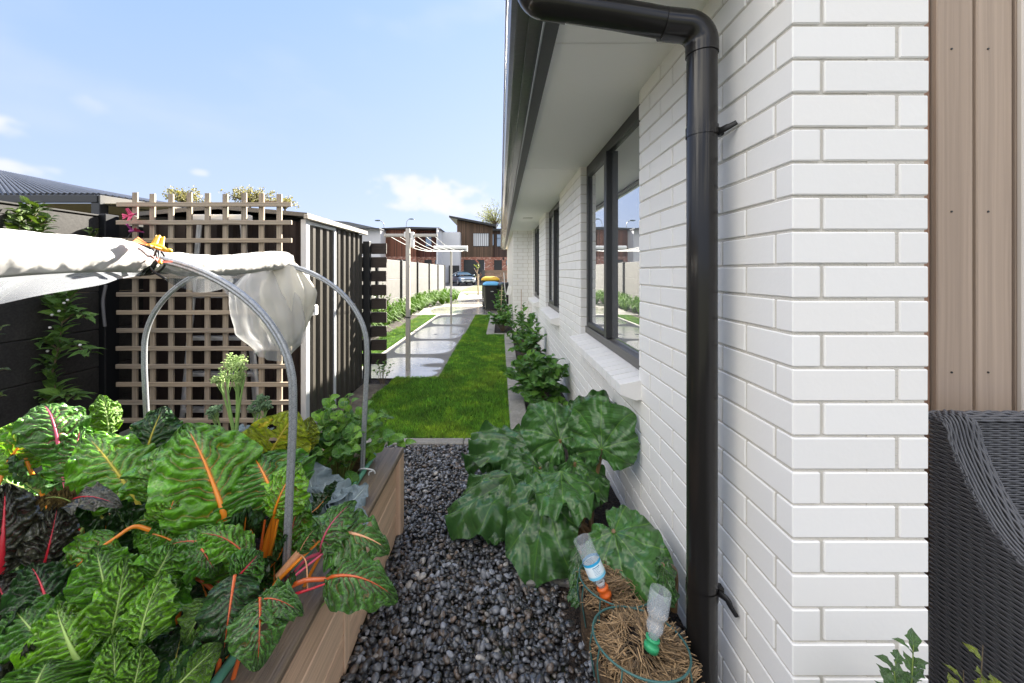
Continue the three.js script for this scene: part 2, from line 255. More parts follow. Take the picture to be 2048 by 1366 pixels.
{
  const X0 = -3.3, X1 = 0.6, D0 = 5, D1 = 22.5, at = (u, v) => [mix(X0, X1, u), mix(D0, D1, v)];
  const n1 = (x, D) => fbm(x * 3, D * 3, 4096, 4096, 111, 5);
  const colT = tex(512, 2048, (u, v) => { const [x, D] = at(u, v), w = wet(x, D), n = n1(x, D), far = sstep(13, 20, D); const g = mix(mix(0.46, 0.66, w), 0.64, far * (1 - w)) * (0.78 + 0.44 * n); return [g, g * 0.975, g * 0.925]; }, { wrap: false });  // standing water paled, bright sky reflection put into the colour
  const rouT = tex(512, 2048, (u, v) => { const [x, D] = at(u, v), w = wet(x, D); return mix(0.72 + 0.2 * n1(x, D), 0.22, sstep(0.2, 0.75, w)); }, { srgb: false, wrap: false });
  const cotT = tex(512, 2048, (u, v) => { const [x, D] = at(u, v); return sstep(0.2, 0.8, wet(x, D)); }, { srgb: false, wrap: false });
  const bmpT = tex(512, 2048, (u, v) => { const [x, D] = at(u, v), w = wet(x, D); return mix(vnoise(x * 160, D * 160, 4096, 4096, 5), 0.5, sstep(0.1, 0.6, w)); }, { srgb: false, wrap: false });
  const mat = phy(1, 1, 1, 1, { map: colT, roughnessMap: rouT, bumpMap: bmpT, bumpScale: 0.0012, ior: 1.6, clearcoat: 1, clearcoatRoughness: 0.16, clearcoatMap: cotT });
  const fit = (g) => { const p = g.attributes.position, uv = g.attributes.uv; for (let i = 0; i < p.count; i++) uv.setXY(i, (p.getX(i) - X0) / (X1 - X0), (-p.getZ(i) - D0) / (D1 - D0)); return g; };
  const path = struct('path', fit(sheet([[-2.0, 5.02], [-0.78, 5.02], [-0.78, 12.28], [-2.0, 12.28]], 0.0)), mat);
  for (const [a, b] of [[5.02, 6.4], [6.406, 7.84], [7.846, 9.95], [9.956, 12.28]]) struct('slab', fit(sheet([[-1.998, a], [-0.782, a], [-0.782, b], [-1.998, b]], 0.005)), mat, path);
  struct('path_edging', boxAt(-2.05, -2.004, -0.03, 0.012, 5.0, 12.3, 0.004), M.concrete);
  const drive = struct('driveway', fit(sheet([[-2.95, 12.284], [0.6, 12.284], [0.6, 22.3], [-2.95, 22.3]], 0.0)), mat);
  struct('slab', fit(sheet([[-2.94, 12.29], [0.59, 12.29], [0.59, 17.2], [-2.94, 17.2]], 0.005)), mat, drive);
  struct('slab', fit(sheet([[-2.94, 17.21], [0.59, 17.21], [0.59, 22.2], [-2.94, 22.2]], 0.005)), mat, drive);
}
struct('road', sheet([[-60, 22.3], [40, 22.3], [40, 60], [-60, 60]], -0.02), std(0.075, 0.078, 0.085, 0.55, { map: rep(T.speckle, 0.5) }));
struct('driveway_crossing', sheet([[-3.6, 22.32], [-1.95, 22.32], [-2.5, 26.6], [-4.0, 26.6]], -0.012), std(0.52, 0.5, 0.46, 0.8, { map: rep(T.speckle, 0.6) }));
struct('footpath', sheet([[-2.45, 25.4], [10, 25.9], [10, 27.3], [-2.6, 26.9]], -0.006), std(0.55, 0.53, 0.49, 0.8, { map: rep(T.speckle, 0.6) }));
const vergeShape = new THREE.MeshStandardMaterial({ color: lin(0.15, 0.26, 0.03), roughness: 0.9, side: THREE.DoubleSide, map: rep(T.stain, 0.9), ...bump(rep(T.soilBump, 3), 0.05) });
struct('grass_verge', sheet([[-1.9, 22.7], [8, 22.7], [8, 25.85], [-2.35, 25.35], [-2.4, 24.6], [-2.2, 23.6]], 0.01), vergeShape);
struct('grass_verge', sheet([[-2.62, 27.0], [8, 27.4], [8, 38], [-2.4, 38], [-2.8, 33], [-2.85, 28.3]], 0.012), vergeShape);
struct('kerb', boxAt(-1.9, 6, -0.04, 0.07, 22.33, 22.6, 0.02), std(0.42, 0.40, 0.36, 0.85));
struct('kerb', boxAt(-2.95, -2.6, -0.02, 0.09, 19.6, 22.2, 0.02), std(0.30, 0.27, 0.22, 0.85));

// concrete edging round the lawn and the flower bed
{
  const e = struct('concrete_edging', boxAt(0.095, 0.262, -0.06, 0.0, 3.1, 8.42, 0.004), M.concrete);
  for (const [a, b] of [[3.10, 4.62], [4.624, 6.1], [6.104, 7.3], [7.304, 8.55]]) struct('edging_block', boxAt(0.092, 0.265, -0.04, 0.03 + (a % 0.5) * 0.004, a, b, 0.008), M.concrete, e);
  for (const [a, b] of [[8.40, 10.3], [10.304, 12.4]]) struct('edging_block', boxAt(-0.31, -0.13, -0.04, 0.03, a, b, 0.008), M.concrete, e);
  struct('edging_block', boxAt(-0.128, 0.088, -0.04, 0.029, 8.42, 8.56, 0.008), M.concrete, e);
  for (const [a, b] of [[-1.50, -0.30], [-0.296, 0.088]]) struct('edging_block', boxAt(a, b, -0.06, 0.028, 3.07, 3.17, 0.008), M.concrete, e);
}
// bare strip beside the shed, and the soil of the beds along the house
struct('shed_footing', boxAt(-1.72, -1.42, -0.05, 0.012, 2.2, 4.75, 0.006), std(0.34, 0.30, 0.25, 0.9, { map: rep(T.stain, 2), ...bump(rep(T.fine, 6), 0.003) }));
{
  const bed = (f, y, nu, nv) => { const g = surface((u, v) => { const [x, D] = f(u, v); const q = P(x, y + 0.035 * (fbm(x * 9, D * 9, 4096, 4096, 7, 4) - 0.4), D); q.u = x; q.v = D; return q; }, nu, nv); return g; };
  struct('garden_soil', bed((u, v) => [mix(0.265, 0.74, u), mix(3.0, 8.8, v)], 0.0, 16, 120), M.soil);
  struct('garden_soil', bed((u, v) => [mix(-0.14, 0.32, u), mix(8.55, 12.4, v)], 0.0, 12, 50), M.soil);
  struct('garden_soil', bed((u, v) => [mix(0.22 + 0.04 * Math.sin(v * 9), 0.74, u), mix(1.2, 3.0, v)], 0.004, 20, 60), M.soil);
  struct('garden_soil', bed((u, v) => [mix(-3.3, -2.45, u), mix(5, 19, v)], -0.005, 14, 120), M.soil);
  struct('gravel_base', bed((u, v) => [mix(-1.5, 0.78, u), mix(0.3, 3.08, v)], -0.035, 30, 50), std(0.02, 0.019, 0.018, 0.9));  // near black, shade between the pebbles put into the base colour
}
// lone concrete paver half under the rhubarb
{
  const g = boxAt(0.09, 0.40, -0.02, 0.022, 1.70, 1.86, 0.006); 
  tag(top('concrete_paver', g, std(0.48, 0.48, 0.47, 0.8, { map: rep(T.stain, 3), ...bump(rep(T.fine, 8), 0.002) })), 'pale grey concrete paver half buried in the pebbles beneath the rhubarb', 'paver');
}
// river pebbles
{
  const R = rng(11), shapes = 1;
  const g = new THREE.IcosahedronGeometry(1, 2), p = g.attributes.position;
  for (let i = 0; i < p.count; i++) { const v = V().fromBufferAttribute(p, i); const k = 1 + 0.16 * (vnoise(v.x * 1.4 + 9, v.y * 1.4 + v.z * 1.1 + 9, 4096, 4096, 3) - 0.5); p.setXYZ(i, v.x * k, v.y * k, v.z * k); }
  const sm = g.clone(); sm.deleteAttribute('normal'); sm.computeVertexNormals();
  { const n = sm.attributes.normal; for (let i = 0; i < n.count; i++) { const v = V().fromBufferAttribute(sm.attributes.position, i).normalize(); n.setXYZ(i, v.x, v.y, v.z); } }
  const list = [];
  const edge = (D) => D > 2.9 ? 0.1 : D > 1.9 ? 0.30 : D > 1.5 ? 0.27 : 0.72;
  for (const [layer, y, s] of [[0, -0.022, 0.023], [1, -0.006, 0.021], [2, 0.008, 0.0195]]) for (let D = 0.45; D < 3.08; D += s * 1.08) for (let x = D > 2.1 ? -1.4 : -0.56; x < 0.74; x += s * 1.12) {
    if (layer === 2 && R() < 0.3) continue;
    const X = x + (R() - 0.5) * 0.018, DD = D + (R() - 0.5) * 0.018;
    if (X > edge(DD) + (R() - 0.5) * 0.06) continue;
    if (X < -0.55 && DD < 2.1) continue;
    list.push([X, y + R() * 0.010, DD]);
  }
  const m = stuff(tag(new THREE.InstancedMesh(sm, phy(1, 1, 1, 0.4, { clearcoat: 1, clearcoatRoughness: 0.08, ...bump(rep(T.fine, 3), 0.0008) }), list.length), 'wet dark river pebbles filling the ground between planter and brick wall', 'pebbles'));
  m.name = 'pebbles'; m.castShadow = m.receiveShadow = true;
  const q = new THREE.Quaternion(), e = new THREE.Euler(), mt = new THREE.Matrix4(), c = new THREE.Color();
  list.forEach(([x, y, D], i) => {
    const L = 0.0136 * (0.5 + 0.8 * R() + (R() < 0.1 ? 0.6 : 0)), w = L * (0.58 + 0.3 * R()), h = L * (0.36 + 0.28 * R());
    e.set((R() - 0.5) * 1.1, R() * 6.28, (R() - 0.5) * 1.1); q.setFromEuler(e);
    m.setMatrixAt(i, mt.compose(P(x, y, D), q, V(L, h, w)));
    const k = R(), b = 0.6 + 0.8 * R();
    if (k < 0.46) c.setRGB(0.026 * b, 0.025 * b, 0.025 * b); else if (k < 0.64) c.setRGB(0.10 * b, 0.106 * b, 0.116 * b); else if (k < 0.74) c.setRGB(0.21 * b, 0.22 * b, 0.24 * b); else if (k < 0.88) c.setRGB(0.085 * b, 0.062 * b, 0.044 * b); else if (k < 0.94) c.setRGB(0.05 * b, 0.055 * b, 0.062 * b); else if (k < 0.97) c.setRGB(0.14 * b, 0.10 * b, 0.07 * b); else c.setRGB(0.30 * b, 0.28 * b, 0.25 * b);
    m.setColorAt(i, c);
  });
  scene.add(m);
}
// lawns: tufts of blades
function lawn(label, region, n, seed, tone, hgt) {
  const R = rng(seed), blades = [];
  for (let k = 0; k < 5; k++) {
    const a = R() * 6.28, lean = 0.25 + R() * 0.6, h = 0.75 + R() * 0.45, w = 0.05, ox = (R() - 0.5) * 0.35, oz = (R() - 0.5) * 0.35, dx = Math.cos(a), dz = Math.sin(a);
    const pt = (t, s) => [ox + dx * lean * t * t + -dz * w * s * (1 - t), h * t * (1 - 0.25 * lean * t), oz + dz * lean * t * t + dx * w * s * (1 - t)];
    blades.push([pt(0, -1), pt(0, 1), pt(0.55, 1)], [pt(0, -1), pt(0.55, 1), pt(0.55, -1)], [pt(0.55, -1), pt(0.55, 1), pt(1, 0)]);
  }
  const g = flatGeo(blades, 1, 0, 0, false), nn = g.attributes.normal; for (let i = 0; i < nn.count; i++) { const v = V(nn.getX(i), nn.getY(i), nn.getZ(i)); if (v.y < 0) v.negate(); v.y += 1.1; v.normalize(); nn.setXYZ(i, v.x, v.y, v.z); }
  const m = stuff(tag(new THREE.InstancedMesh(g, phy(1, 1, 1, 0.9, { transmission: 0.35, specularIntensity: 0.4 }), n), label, 'grass')); m.name = numbered('grass'); m.receiveShadow = m.castShadow = true;
  const mt = new THREE.Matrix4(), q = new THREE.Quaternion(), e = new THREE.Euler(), c = new THREE.Color();
  for (let i = 0; i < n; i++) {
    const [x, D] = region(R), tall = R() < 0.06 ? 1.5 : 1, s = tall * hgt * (0.7 + 0.6 * R()) * (0.8 + 0.5 * fbm(x * 3, D * 3, 4096, 4096, 3, 2));
    e.set(0, R() * 6.28, 0); q.setFromEuler(e); m.setMatrixAt(i, mt.compose(P(x, -0.008, D), q, V(s, s, s)));
    const f = fbm(x * 2.1, D * 2.1, 4096, 4096, 13, 4), f2 = fbm(x * 8 + 4, D * 8, 4096, 4096, 17, 3), yel = clamp(sstep(0.48, 0.70, f) * 0.45 + (R() < 0.12 ? 0.5 : 0) + sstep(0.56, 0.75, f2) * 0.35), b = (0.35 + 1.3 * R() * R()) * (0.55 + 0.9 * f2) * 1.2;
    c.setRGB(mix(0.125, 0.34, yel) * b * tone, mix(0.335, 0.48, yel) * b * tone, mix(0.018, 0.026, yel) * b * tone); m.setColorAt(i, c);
  }
  scene.add(m);
}
lawn('close cut green lawn in the house shade from pebble edging to the bins', (R) => {
  const k = R();
  if (k < 0.30) { const D = 3.18 + 1.3 * R() ** 1.2; return [mix(-1.42, 0.09, R()), D]; }
  if (k < 0.47) { const D = 4.4 + 0.66 * R(); return [mix(-1.4, 0.09, R()), D - 0.03 + 0.09 * R() * R()]; }
  if (k < 0.88) { const D = 5.0 + 3.42 * R(); return [mix(-0.80 - 0.03 * fbm(D * 9, 1), 0.095, R()), D]; }
  const D = 8.4 + 3.9 * R(); return [mix(-0.79, -0.31, R()), D];
}, 95000, 21, 1.0, 0.036);
lawn('bright sunlit grass strip left of the wet concrete path', (R) => { const D = 4.9 + 7.3 * R(); return [mix(-2.62, -2.05, Math.sqrt(R())), D]; }, 26000, 22, 0.62, 0.04);

// ---------------------------------------------------------------- the white brick house
const house = thing('brick_house', 'white brick single-storey house with dark gutter along the right side', 'house', P(0.731, 0, 0.945));
const WX = 0.731, COURSE = 0.0858, Y0 = 0.0634, SOFFIT = 2.367, WIN = [[1.99, 3.44], [4.69, 6.08], [7.09, 8.50]];
{
  // mortar body of the wall, with openings
  const seg = (D0, D1, y0, y1, X = WX + 0.0045) => boxAt(X, X + 0.2, y0, y1, D0, D1, 0.001);
  const list = [boxAt(WX + 0.0045, WX + 0.2, -0.2, 0.775, 0.952, 8.8, 0.001)];
  let last = 0.952; for (const [a, b] of WIN) { list.push(seg(last, a - 0.004, 0.774, SOFFIT + 0.06)); last = b + 0.004; }
  list.push(seg(last, 8.8, 0.774, SOFFIT + 0.06));
  list.push(boxAt(WX + 0.19, 1.065, -0.2, SOFFIT + 0.06, 0.9495, 1.16, 0.001));
  list.push(boxAt(0.314, 0.9, -0.2, SOFFIT + 0.06, 8.807, 9.0, 0.001), boxAt(0.3, 0.5, -0.2, SOFFIT + 0.06, 8.87, 16, 0.001));
  const wall = part('wall', merge(list), M.mortar, house);
  // bricks: [x0, x1, y0, y1, D0, D1]
  const R = rng(5), all = [], J = 0.0075;
  for (let j = -1; j < 28; j++) {
    const y0 = Y0 + COURSE * j + J / 2, y1 = Math.min(Y0 + COURSE * (j + 1) - J / 2, SOFFIT + 0.03), odd = mod(j, 2) === 1;
    if (y1 - y0 < 0.02) continue;
    // corner brick
    all.push(odd ? [WX, WX + 0.070, y0, y1, 0.945, 0.945 + 0.178] : [WX, WX + 0.258, y0, y1, 0.945, 0.945 + 0.0585]);
    if (odd) all.push([WX + 0.080, 1.0715, y0, y1, 0.945, 1.015]); else all.push([WX + 0.268, 1.0715, y0, y1, 0.945, 1.015]);
    // along the side
    for (let D = 0.945 + (odd ? 0.1855 : 0.066); D < 8.78; D += 0.24) {
      let parts = [[D, Math.min(D + 0.2325, 8.79)]];
      if (y0 > 0.83) for (const [a, b] of WIN) parts = parts.flatMap(([p, q]) => q <= a || p >= b ? [[p, q]] : [[p, a], [b, q]].filter(([m, n]) => n - m > 0.012));
      for (const [p, q] of parts) if (q - p > 0.012) all.push([WX, WX + 0.07, y0, y1, p, q]);
    }
    // the return that faces us at the far end
    const cuts = odd ? [[0.307, 0.53], [0.54, 0.66], [0.67, 0.728]] : [[0.307, 0.407], [0.417, 0.64], [0.65, 0.728]];
    for (const [a, b] of cuts) all.push([a, b, y0, y1, 8.8, 8.87]);
  }
  const score = (b) => {
    const D = (b[4] + b[5]) / 2, xs = [], ys = [];
    for (const x of [b[0], b[1]]) for (const y of [b[2], b[3]]) for (const d of [b[4], b[5]]) { xs.push(PX + x / d * FOC); ys.push(PY - (y - CAM) / d * FOC); }
    if (Math.max(...ys) < 0 || Math.min(...ys) > 1366 || Math.min(...xs) > 2048) return 0;
    const face = b[1] - b[0] > 0.075 || b[4] < 0.95 || b[4] === 8.8 ? (b[1] - b[0]) * FOC / b[4] : 0, side = b[0] === WX ? WX * FOC * (1 / b[4] - 1 / b[5]) : 0;
    return (face + side) * (b[3] - b[2]) * FOC / D * (b[2] < 0.3 && D > 1.5 ? 0.2 : 1);
  };
  all.sort((a, b) => score(b) - score(a));
  const cache = new Map(), rest = [];
  all.forEach((b, i) => {
    const w = b[1] - b[0], h = b[3] - b[2], d = b[5] - b[4], jx = (R() - 0.5) * 0.0022, jy = (R() - 0.5) * 0.0014, k = Math.floor(R() * 4);
    const key = [w, h, d].map((n) => n.toFixed(3)).join() + (k & 1);
    if (!cache.has(key)) cache.set(key, cbox(w, h, d, 0.0028, 1, k * 0.31, k * 0.17));
    const c = P((b[0] + b[1]) / 2, (b[2] + b[3]) / 2, (b[4] + b[5]) / 2);
    if (b[0] !== WX || b[4] !== 0.945) { if (b[4] >= 0.95 && b[0] === WX) c.x += jx; else c.z += jx; }
    c.y += jy;
    if (i < 300) { const m = part('brick', cache.get(key), M.brick[k], wall); m.position.copy(c); m.rotation.x = (R() - 0.5) * 0.004; }
    else rest.push(cache.get(key).clone().translate(c.x, c.y, c.z));
  });
  stuff(part('far_bricks', merge(rest), M.brick[0], wall));
  // sills of bricks on edge, window frames, panes
  for (const [a, b] of WIN) {
    const w = 0.0775, s0 = a - 0.03, n = Math.floor((b - s0) / (w + 0.0085));
    const prof = [[0.622, 0.782], [0.622, 0.834], [0.81, 0.872], [0.81, 0.758], [0.705, 0.752]], core = prof.map(([x, y]) => [x + (x < 0.7 ? 0.005 : 0), y + (y > 0.8 ? -0.004 : 0.004)]);
    const sill = part('window_sill', prism(core, s0 + 0.003, s0 + n * (w + 0.0085) - 0.011, 2), M.mortar, house);
    const shape = prism(prof, 0, w, 0);
    for (let i = 0; i < n; i++) { const m = part('brick', shape, M.brick[i % 4], sill); m.position.set(0, (R() - 0.5) * 0.0015, -(s0 + i * (w + 0.0085))); }
    const mull = mix(a, b, 0.54), X = 0.787;
    const win = part('window_frame', merge([
      boxAt(X, X + 0.06, 0.93, 2.37, a - 0.003, a + 0.045), boxAt(X, X + 0.06, 0.93, 2.37, b - 0.05, b + 0.003), boxAt(X - 0.018, X + 0.055, 0.935, 2.295, mull - 0.03, mull + 0.032),
      boxAt(X + 0.002, X + 0.06, 2.295, 2.372, a + 0.04, b - 0.045),
      boxAt(X - 0.006, X + 0.05, 0.94, 2.29, mull + 0.034, mull + 0.062), boxAt(X - 0.006, X + 0.05, 0.94, 2.29, b - 0.085, b - 0.052), boxAt(X - 0.006, X + 0.05, 2.262, 2.292, mull + 0.06, b - 0.083), boxAt(X - 0.006, X + 0.05, 0.938, 0.972, mull + 0.06, b - 0.083),
    ]), M.frame, house);
    part('bottom_rail', boxAt(X - 0.012, X + 0.058, 0.868, 0.9285, a - 0.002, b + 0.002), M.sillRail, win);
    part('pane', boxAt(X + 0.026, X + 0.034, 0.93, 2.295, a + 0.04, mull - 0.028, 0.001), M.glass, win);
    part('pane', boxAt(X + 0.014, X + 0.022, 0.965, 2.265, mull + 0.06, b - 0.08, 0.001), M.glass, win);
  }
  // soffit sheets with open joints
  const sof = part('soffit', boxAt(0.205, 1.06, SOFFIT + 0.016, SOFFIT + 0.05, 1.02, 16, 0.001), std(0.3, 0.29, 0.27, 0.9), house);
  const js = [1.02, 1.57, 3.51, 5.39, 7.3, 9.2, 12, 16];
  for (let i = 0; i < js.length - 1; i++) part('soffit_panel', boxAt(0.208, 0.80, SOFFIT, SOFFIT + 0.014, js[i] + 0.0025, js[i + 1] - 0.0025, 0.0015), M.soffit, sof);
  part('vent_grille', boxAt(0.405, 0.575, SOFFIT - 0.008, SOFFIT - 0.0005, 6.62, 6.78, 0.003), std(0.66, 0.65, 0.62, 0.6), sof);
  // fascia and gutter
  const fas = part('fascia', merge([boxAt(0.168, 0.204, 2.352, 2.53, 1.02, 16, 0.002, 2), boxAt(0.160, 0.222, 2.338, 2.3515, 1.02, 16, 0.002, 2)]), M.fascia, house);
  part('fascia_edge', boxAt(0.1575, 0.1660, 2.330, 2.3375, 1.02, 16, 0.002, 2), std(0.35, 0.37, 0.4, 0.3, { metalness: 0.7 }), fas);
  const gp = [[0.166, 2.515], [0.166, 2.357], [0.110, 2.357], [0.108, 2.372], [0.064, 2.372], [0.062, 2.392], [0.042, 2.398], [0.032, 2.415], [0.030, 2.49], [0.030, 2.515], [0.040, 2.515], [0.040, 2.42], [0.155, 2.38], [0.155, 2.515]];
  part('gutter', extrude(gp, 1.02, 16), phy(0.062, 0.062, 0.064, 0.3, { clearcoat: 1, clearcoatRoughness: 0.12, ...bump(rep(T.fine, 2, 2), 0.001) }), house);
  part('gutter_lip_glint', boxAt(0.0215, 0.0275, 2.425, 2.519, 1.02, 16, 0.0025, 2), std(0.34, 0.34, 0.335, 0.35), house);  // pale colour stands for sky glare along the gutter's outer face
  part('gutter_end', boxAt(0.03, 0.9, 2.36, 2.5, 16.002, 16.12, 0.004), M.charcoal, house);
  // roof
  const pitch = Math.tan(22 * Math.PI / 180), rf = [[0.05, 2.50], [6.5, 2.50 + 6.45 * pitch], [13, 2.5], [13, 2.47], [6.5, 2.47 + 6.45 * pitch], [0.05, 2.47]];
  part('roof', extrude(rf, 1.66, 16.2), M.charcoal, house);
  part('roof_edge', extrude([[0.05, 2.50], [1.06, 2.50 + 1.01 * pitch], [1.06, 2.47 + 1.01 * pitch], [0.05, 2.47]], 1.02, 1.655), M.charcoal, house);
  part('rear_wall', merge([boxAt(1.2, 12, 0, SOFFIT, 15.6, 15.8), boxAt(11.8, 12, 0, SOFFIT, 1.75, 15.6), boxAt(0.935, 0.95, 0, 2.5, 1.2, 15.6)]), M.soffit, house);
  // timber cladding in the recess behind the corner
  const clad = part('timber_cladding', boxAt(1.07, 12, 0, 3.2, 1.585, 1.65, 0.002), std(0.09, 0.055, 0.038, 0.8), house);
  const bw = [wood(0.58, 0.455, 0.36, 0.8, 4, 0.7, 0.0008, 1), wood(0.62, 0.49, 0.39, 0.8, 4, 0.7, 0.0008, 1), wood(0.54, 0.425, 0.34, 0.8, 4, 0.7, 0.0008, 1)];
  part('corner_bead', boxAt(1.07, 1.786, 0, 3.2, 1.572, 1.584, 0.002), wood(0.50, 0.31, 0.22, 0.7), clad);
  for (const [i, [a, b]] of [[1.794, 1.942], [1.957, 2.103], [2.118, 2.27], [2.285, 2.43]].entries()) {
    part('board', boxAt(a, b, 0, 3.2, 1.553, 1.583, 0.004, 1, i * 0.37, i * 0.21), bw[i % 3], clad);
    if (i === 2) part('window_trim', boxAt(2.118, 2.6, 0, 3.2, 1.535, 1.5525, 0.003), std(0.66, 0.60, 0.53, 0.6), clad);
    if (i < 2) for (const px of [i ? 0.045 : 0.058]) for (const y of [CAM + (PY - 97) / FOC * 1.55, CAM + (PY - 423) / FOC * 1.55, CAM + (PY - 745) / FOC * 1.55]) { const g = new THREE.CylinderGeometry(0.0042, 0.0042, 0.004, 10); g.rotateX(Math.PI / 2); g.translate(a + px, y, -1.5525); part('nail', g, M.black, clad); }
  }
}
// downpipe
{
  const X = 0.640, D = 1.2, yA = 2.195, r = 0.0445, arc = [];
  for (let k = 0; k <= 10; k++) { const a = k / 10 * Math.PI / 2; arc.push(P(X - 0.062 + 0.062 * Math.cos(a), yA - 0.062 + 0.062 * Math.sin(a) + 0.002, D)); }
  const armEnd = P(0.155, 2.268, D), arm2 = []; for (let k = 1; k <= 8; k++) { const a = k / 8 * Math.PI / 2; arm2.push(P(0.155 - 0.06 * Math.sin(a), 2.268 + 0.06 * (1 - Math.cos(a)), D)); }
  const path = [P(X, -0.1, D), P(X, 0.8, D), P(X, 1.6, D), P(X, yA - 0.07, D), ...arc, P(0.36, 2.236, D), armEnd, ...arm2, P(0.095, 2.42, D)];
  const dp = part('downpipe', sweep(path, r, 40, { up: V(0, 0, 1) }), M.pipe, house);
  part('elbow_socket', sweep([P(X, 2.105, D), P(X, 2.128, D), ...arc.map((p) => p.clone()), P(X - 0.10, yA + 0.006, D), P(X - 0.125, yA + 0.009, D)], r + 0.0035, 40, { up: V(0, 0, 1) }), M.pipe, dp);
  part('elbow_socket', sweep([P(0.215, 2.259, D), armEnd.clone(), ...arm2.map((p) => p.clone()), P(0.095, 2.36, D)], r + 0.0035, 32, { up: V(0, 0, 1) }), M.pipe, dp);
  for (const y of [1.862, 0.412]) {
    const b = part('pipe_bracket', merge([sweep([P(X, y - 0.015, D), P(X, y + 0.015, D)], r + 0.0025, 40, { caps: false }), boxAt(X + 0.035, X + 0.066, y - 0.013, y + 0.013, D - 0.012, D + 0.012)]), M.pipe, dp);
    part('bracket_tab', sweep(curve([P(X + 0.045, y - 0.004, D - 0.005), P(X + 0.062, y + (y > 1 ? 0.004 : -0.006), D - 0.03), P(0.708, y + (y > 1 ? 0.006 : -0.02), D - 0.035), P(0.7225, y + (y > 1 ? 0.014 : -0.045), D - 0.045)], 10), (t) => 0.012 * (1 - 0.35 * t), 8, { rx: 1, ry: 0.55 }), M.black, b);
  }
}

// ---------------------------------------------------------------- left boundary fence
{
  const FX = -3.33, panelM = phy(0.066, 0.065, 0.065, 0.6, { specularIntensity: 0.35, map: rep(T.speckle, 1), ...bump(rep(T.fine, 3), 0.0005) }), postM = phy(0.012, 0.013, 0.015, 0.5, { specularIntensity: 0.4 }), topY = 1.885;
  const f = thing('boundary_fence', 'charcoal panel fence behind the climbing plants at the far left', 'fence', P(FX, 0, 3.18));
  for (const D of [0.75, 3.18, 5.6]) part('post', boxAt(FX - 0.06, FX + 0.075, -0.1, topY + 0.012, D - 0.06, D + 0.06, 0.006), postM, f);
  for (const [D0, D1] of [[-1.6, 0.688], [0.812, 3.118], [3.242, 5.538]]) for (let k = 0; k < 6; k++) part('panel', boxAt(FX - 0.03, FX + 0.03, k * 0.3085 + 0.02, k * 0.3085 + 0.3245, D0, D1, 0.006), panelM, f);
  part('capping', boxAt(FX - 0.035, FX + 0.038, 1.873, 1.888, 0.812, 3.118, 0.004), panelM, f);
  const f2 = thing('boundary_fence', 'charcoal panel fence tinted pale for sun, with dark posts along the wet path', 'fence', P(-3.3, 0, 12.5));
  const pale = std(0.125, 0.121, 0.115, 0.75, { map: rep(T.speckle, 0.8), ...bump(rep(T.fine, 3), 0.0007) }), ds = []; for (let D = 5.12; D < 23; D += 2.46) ds.push(D);  // same charcoal fence, full sun put into this paler colour
  ds.forEach((D, i) => {
    part('post', boxAt(-3.36, -3.225, -0.1, 1.80, D - 0.055, D + 0.055, 0.006), postM, f2);
    if (i < ds.length - 1) for (let k = 0; k < 3; k++) part('panel', boxAt(-3.33, -3.27, k * 0.585 + 0.02, k * 0.585 + 0.602, D + 0.057, D + 2.403, 0.006), pale, f2);
  });
}

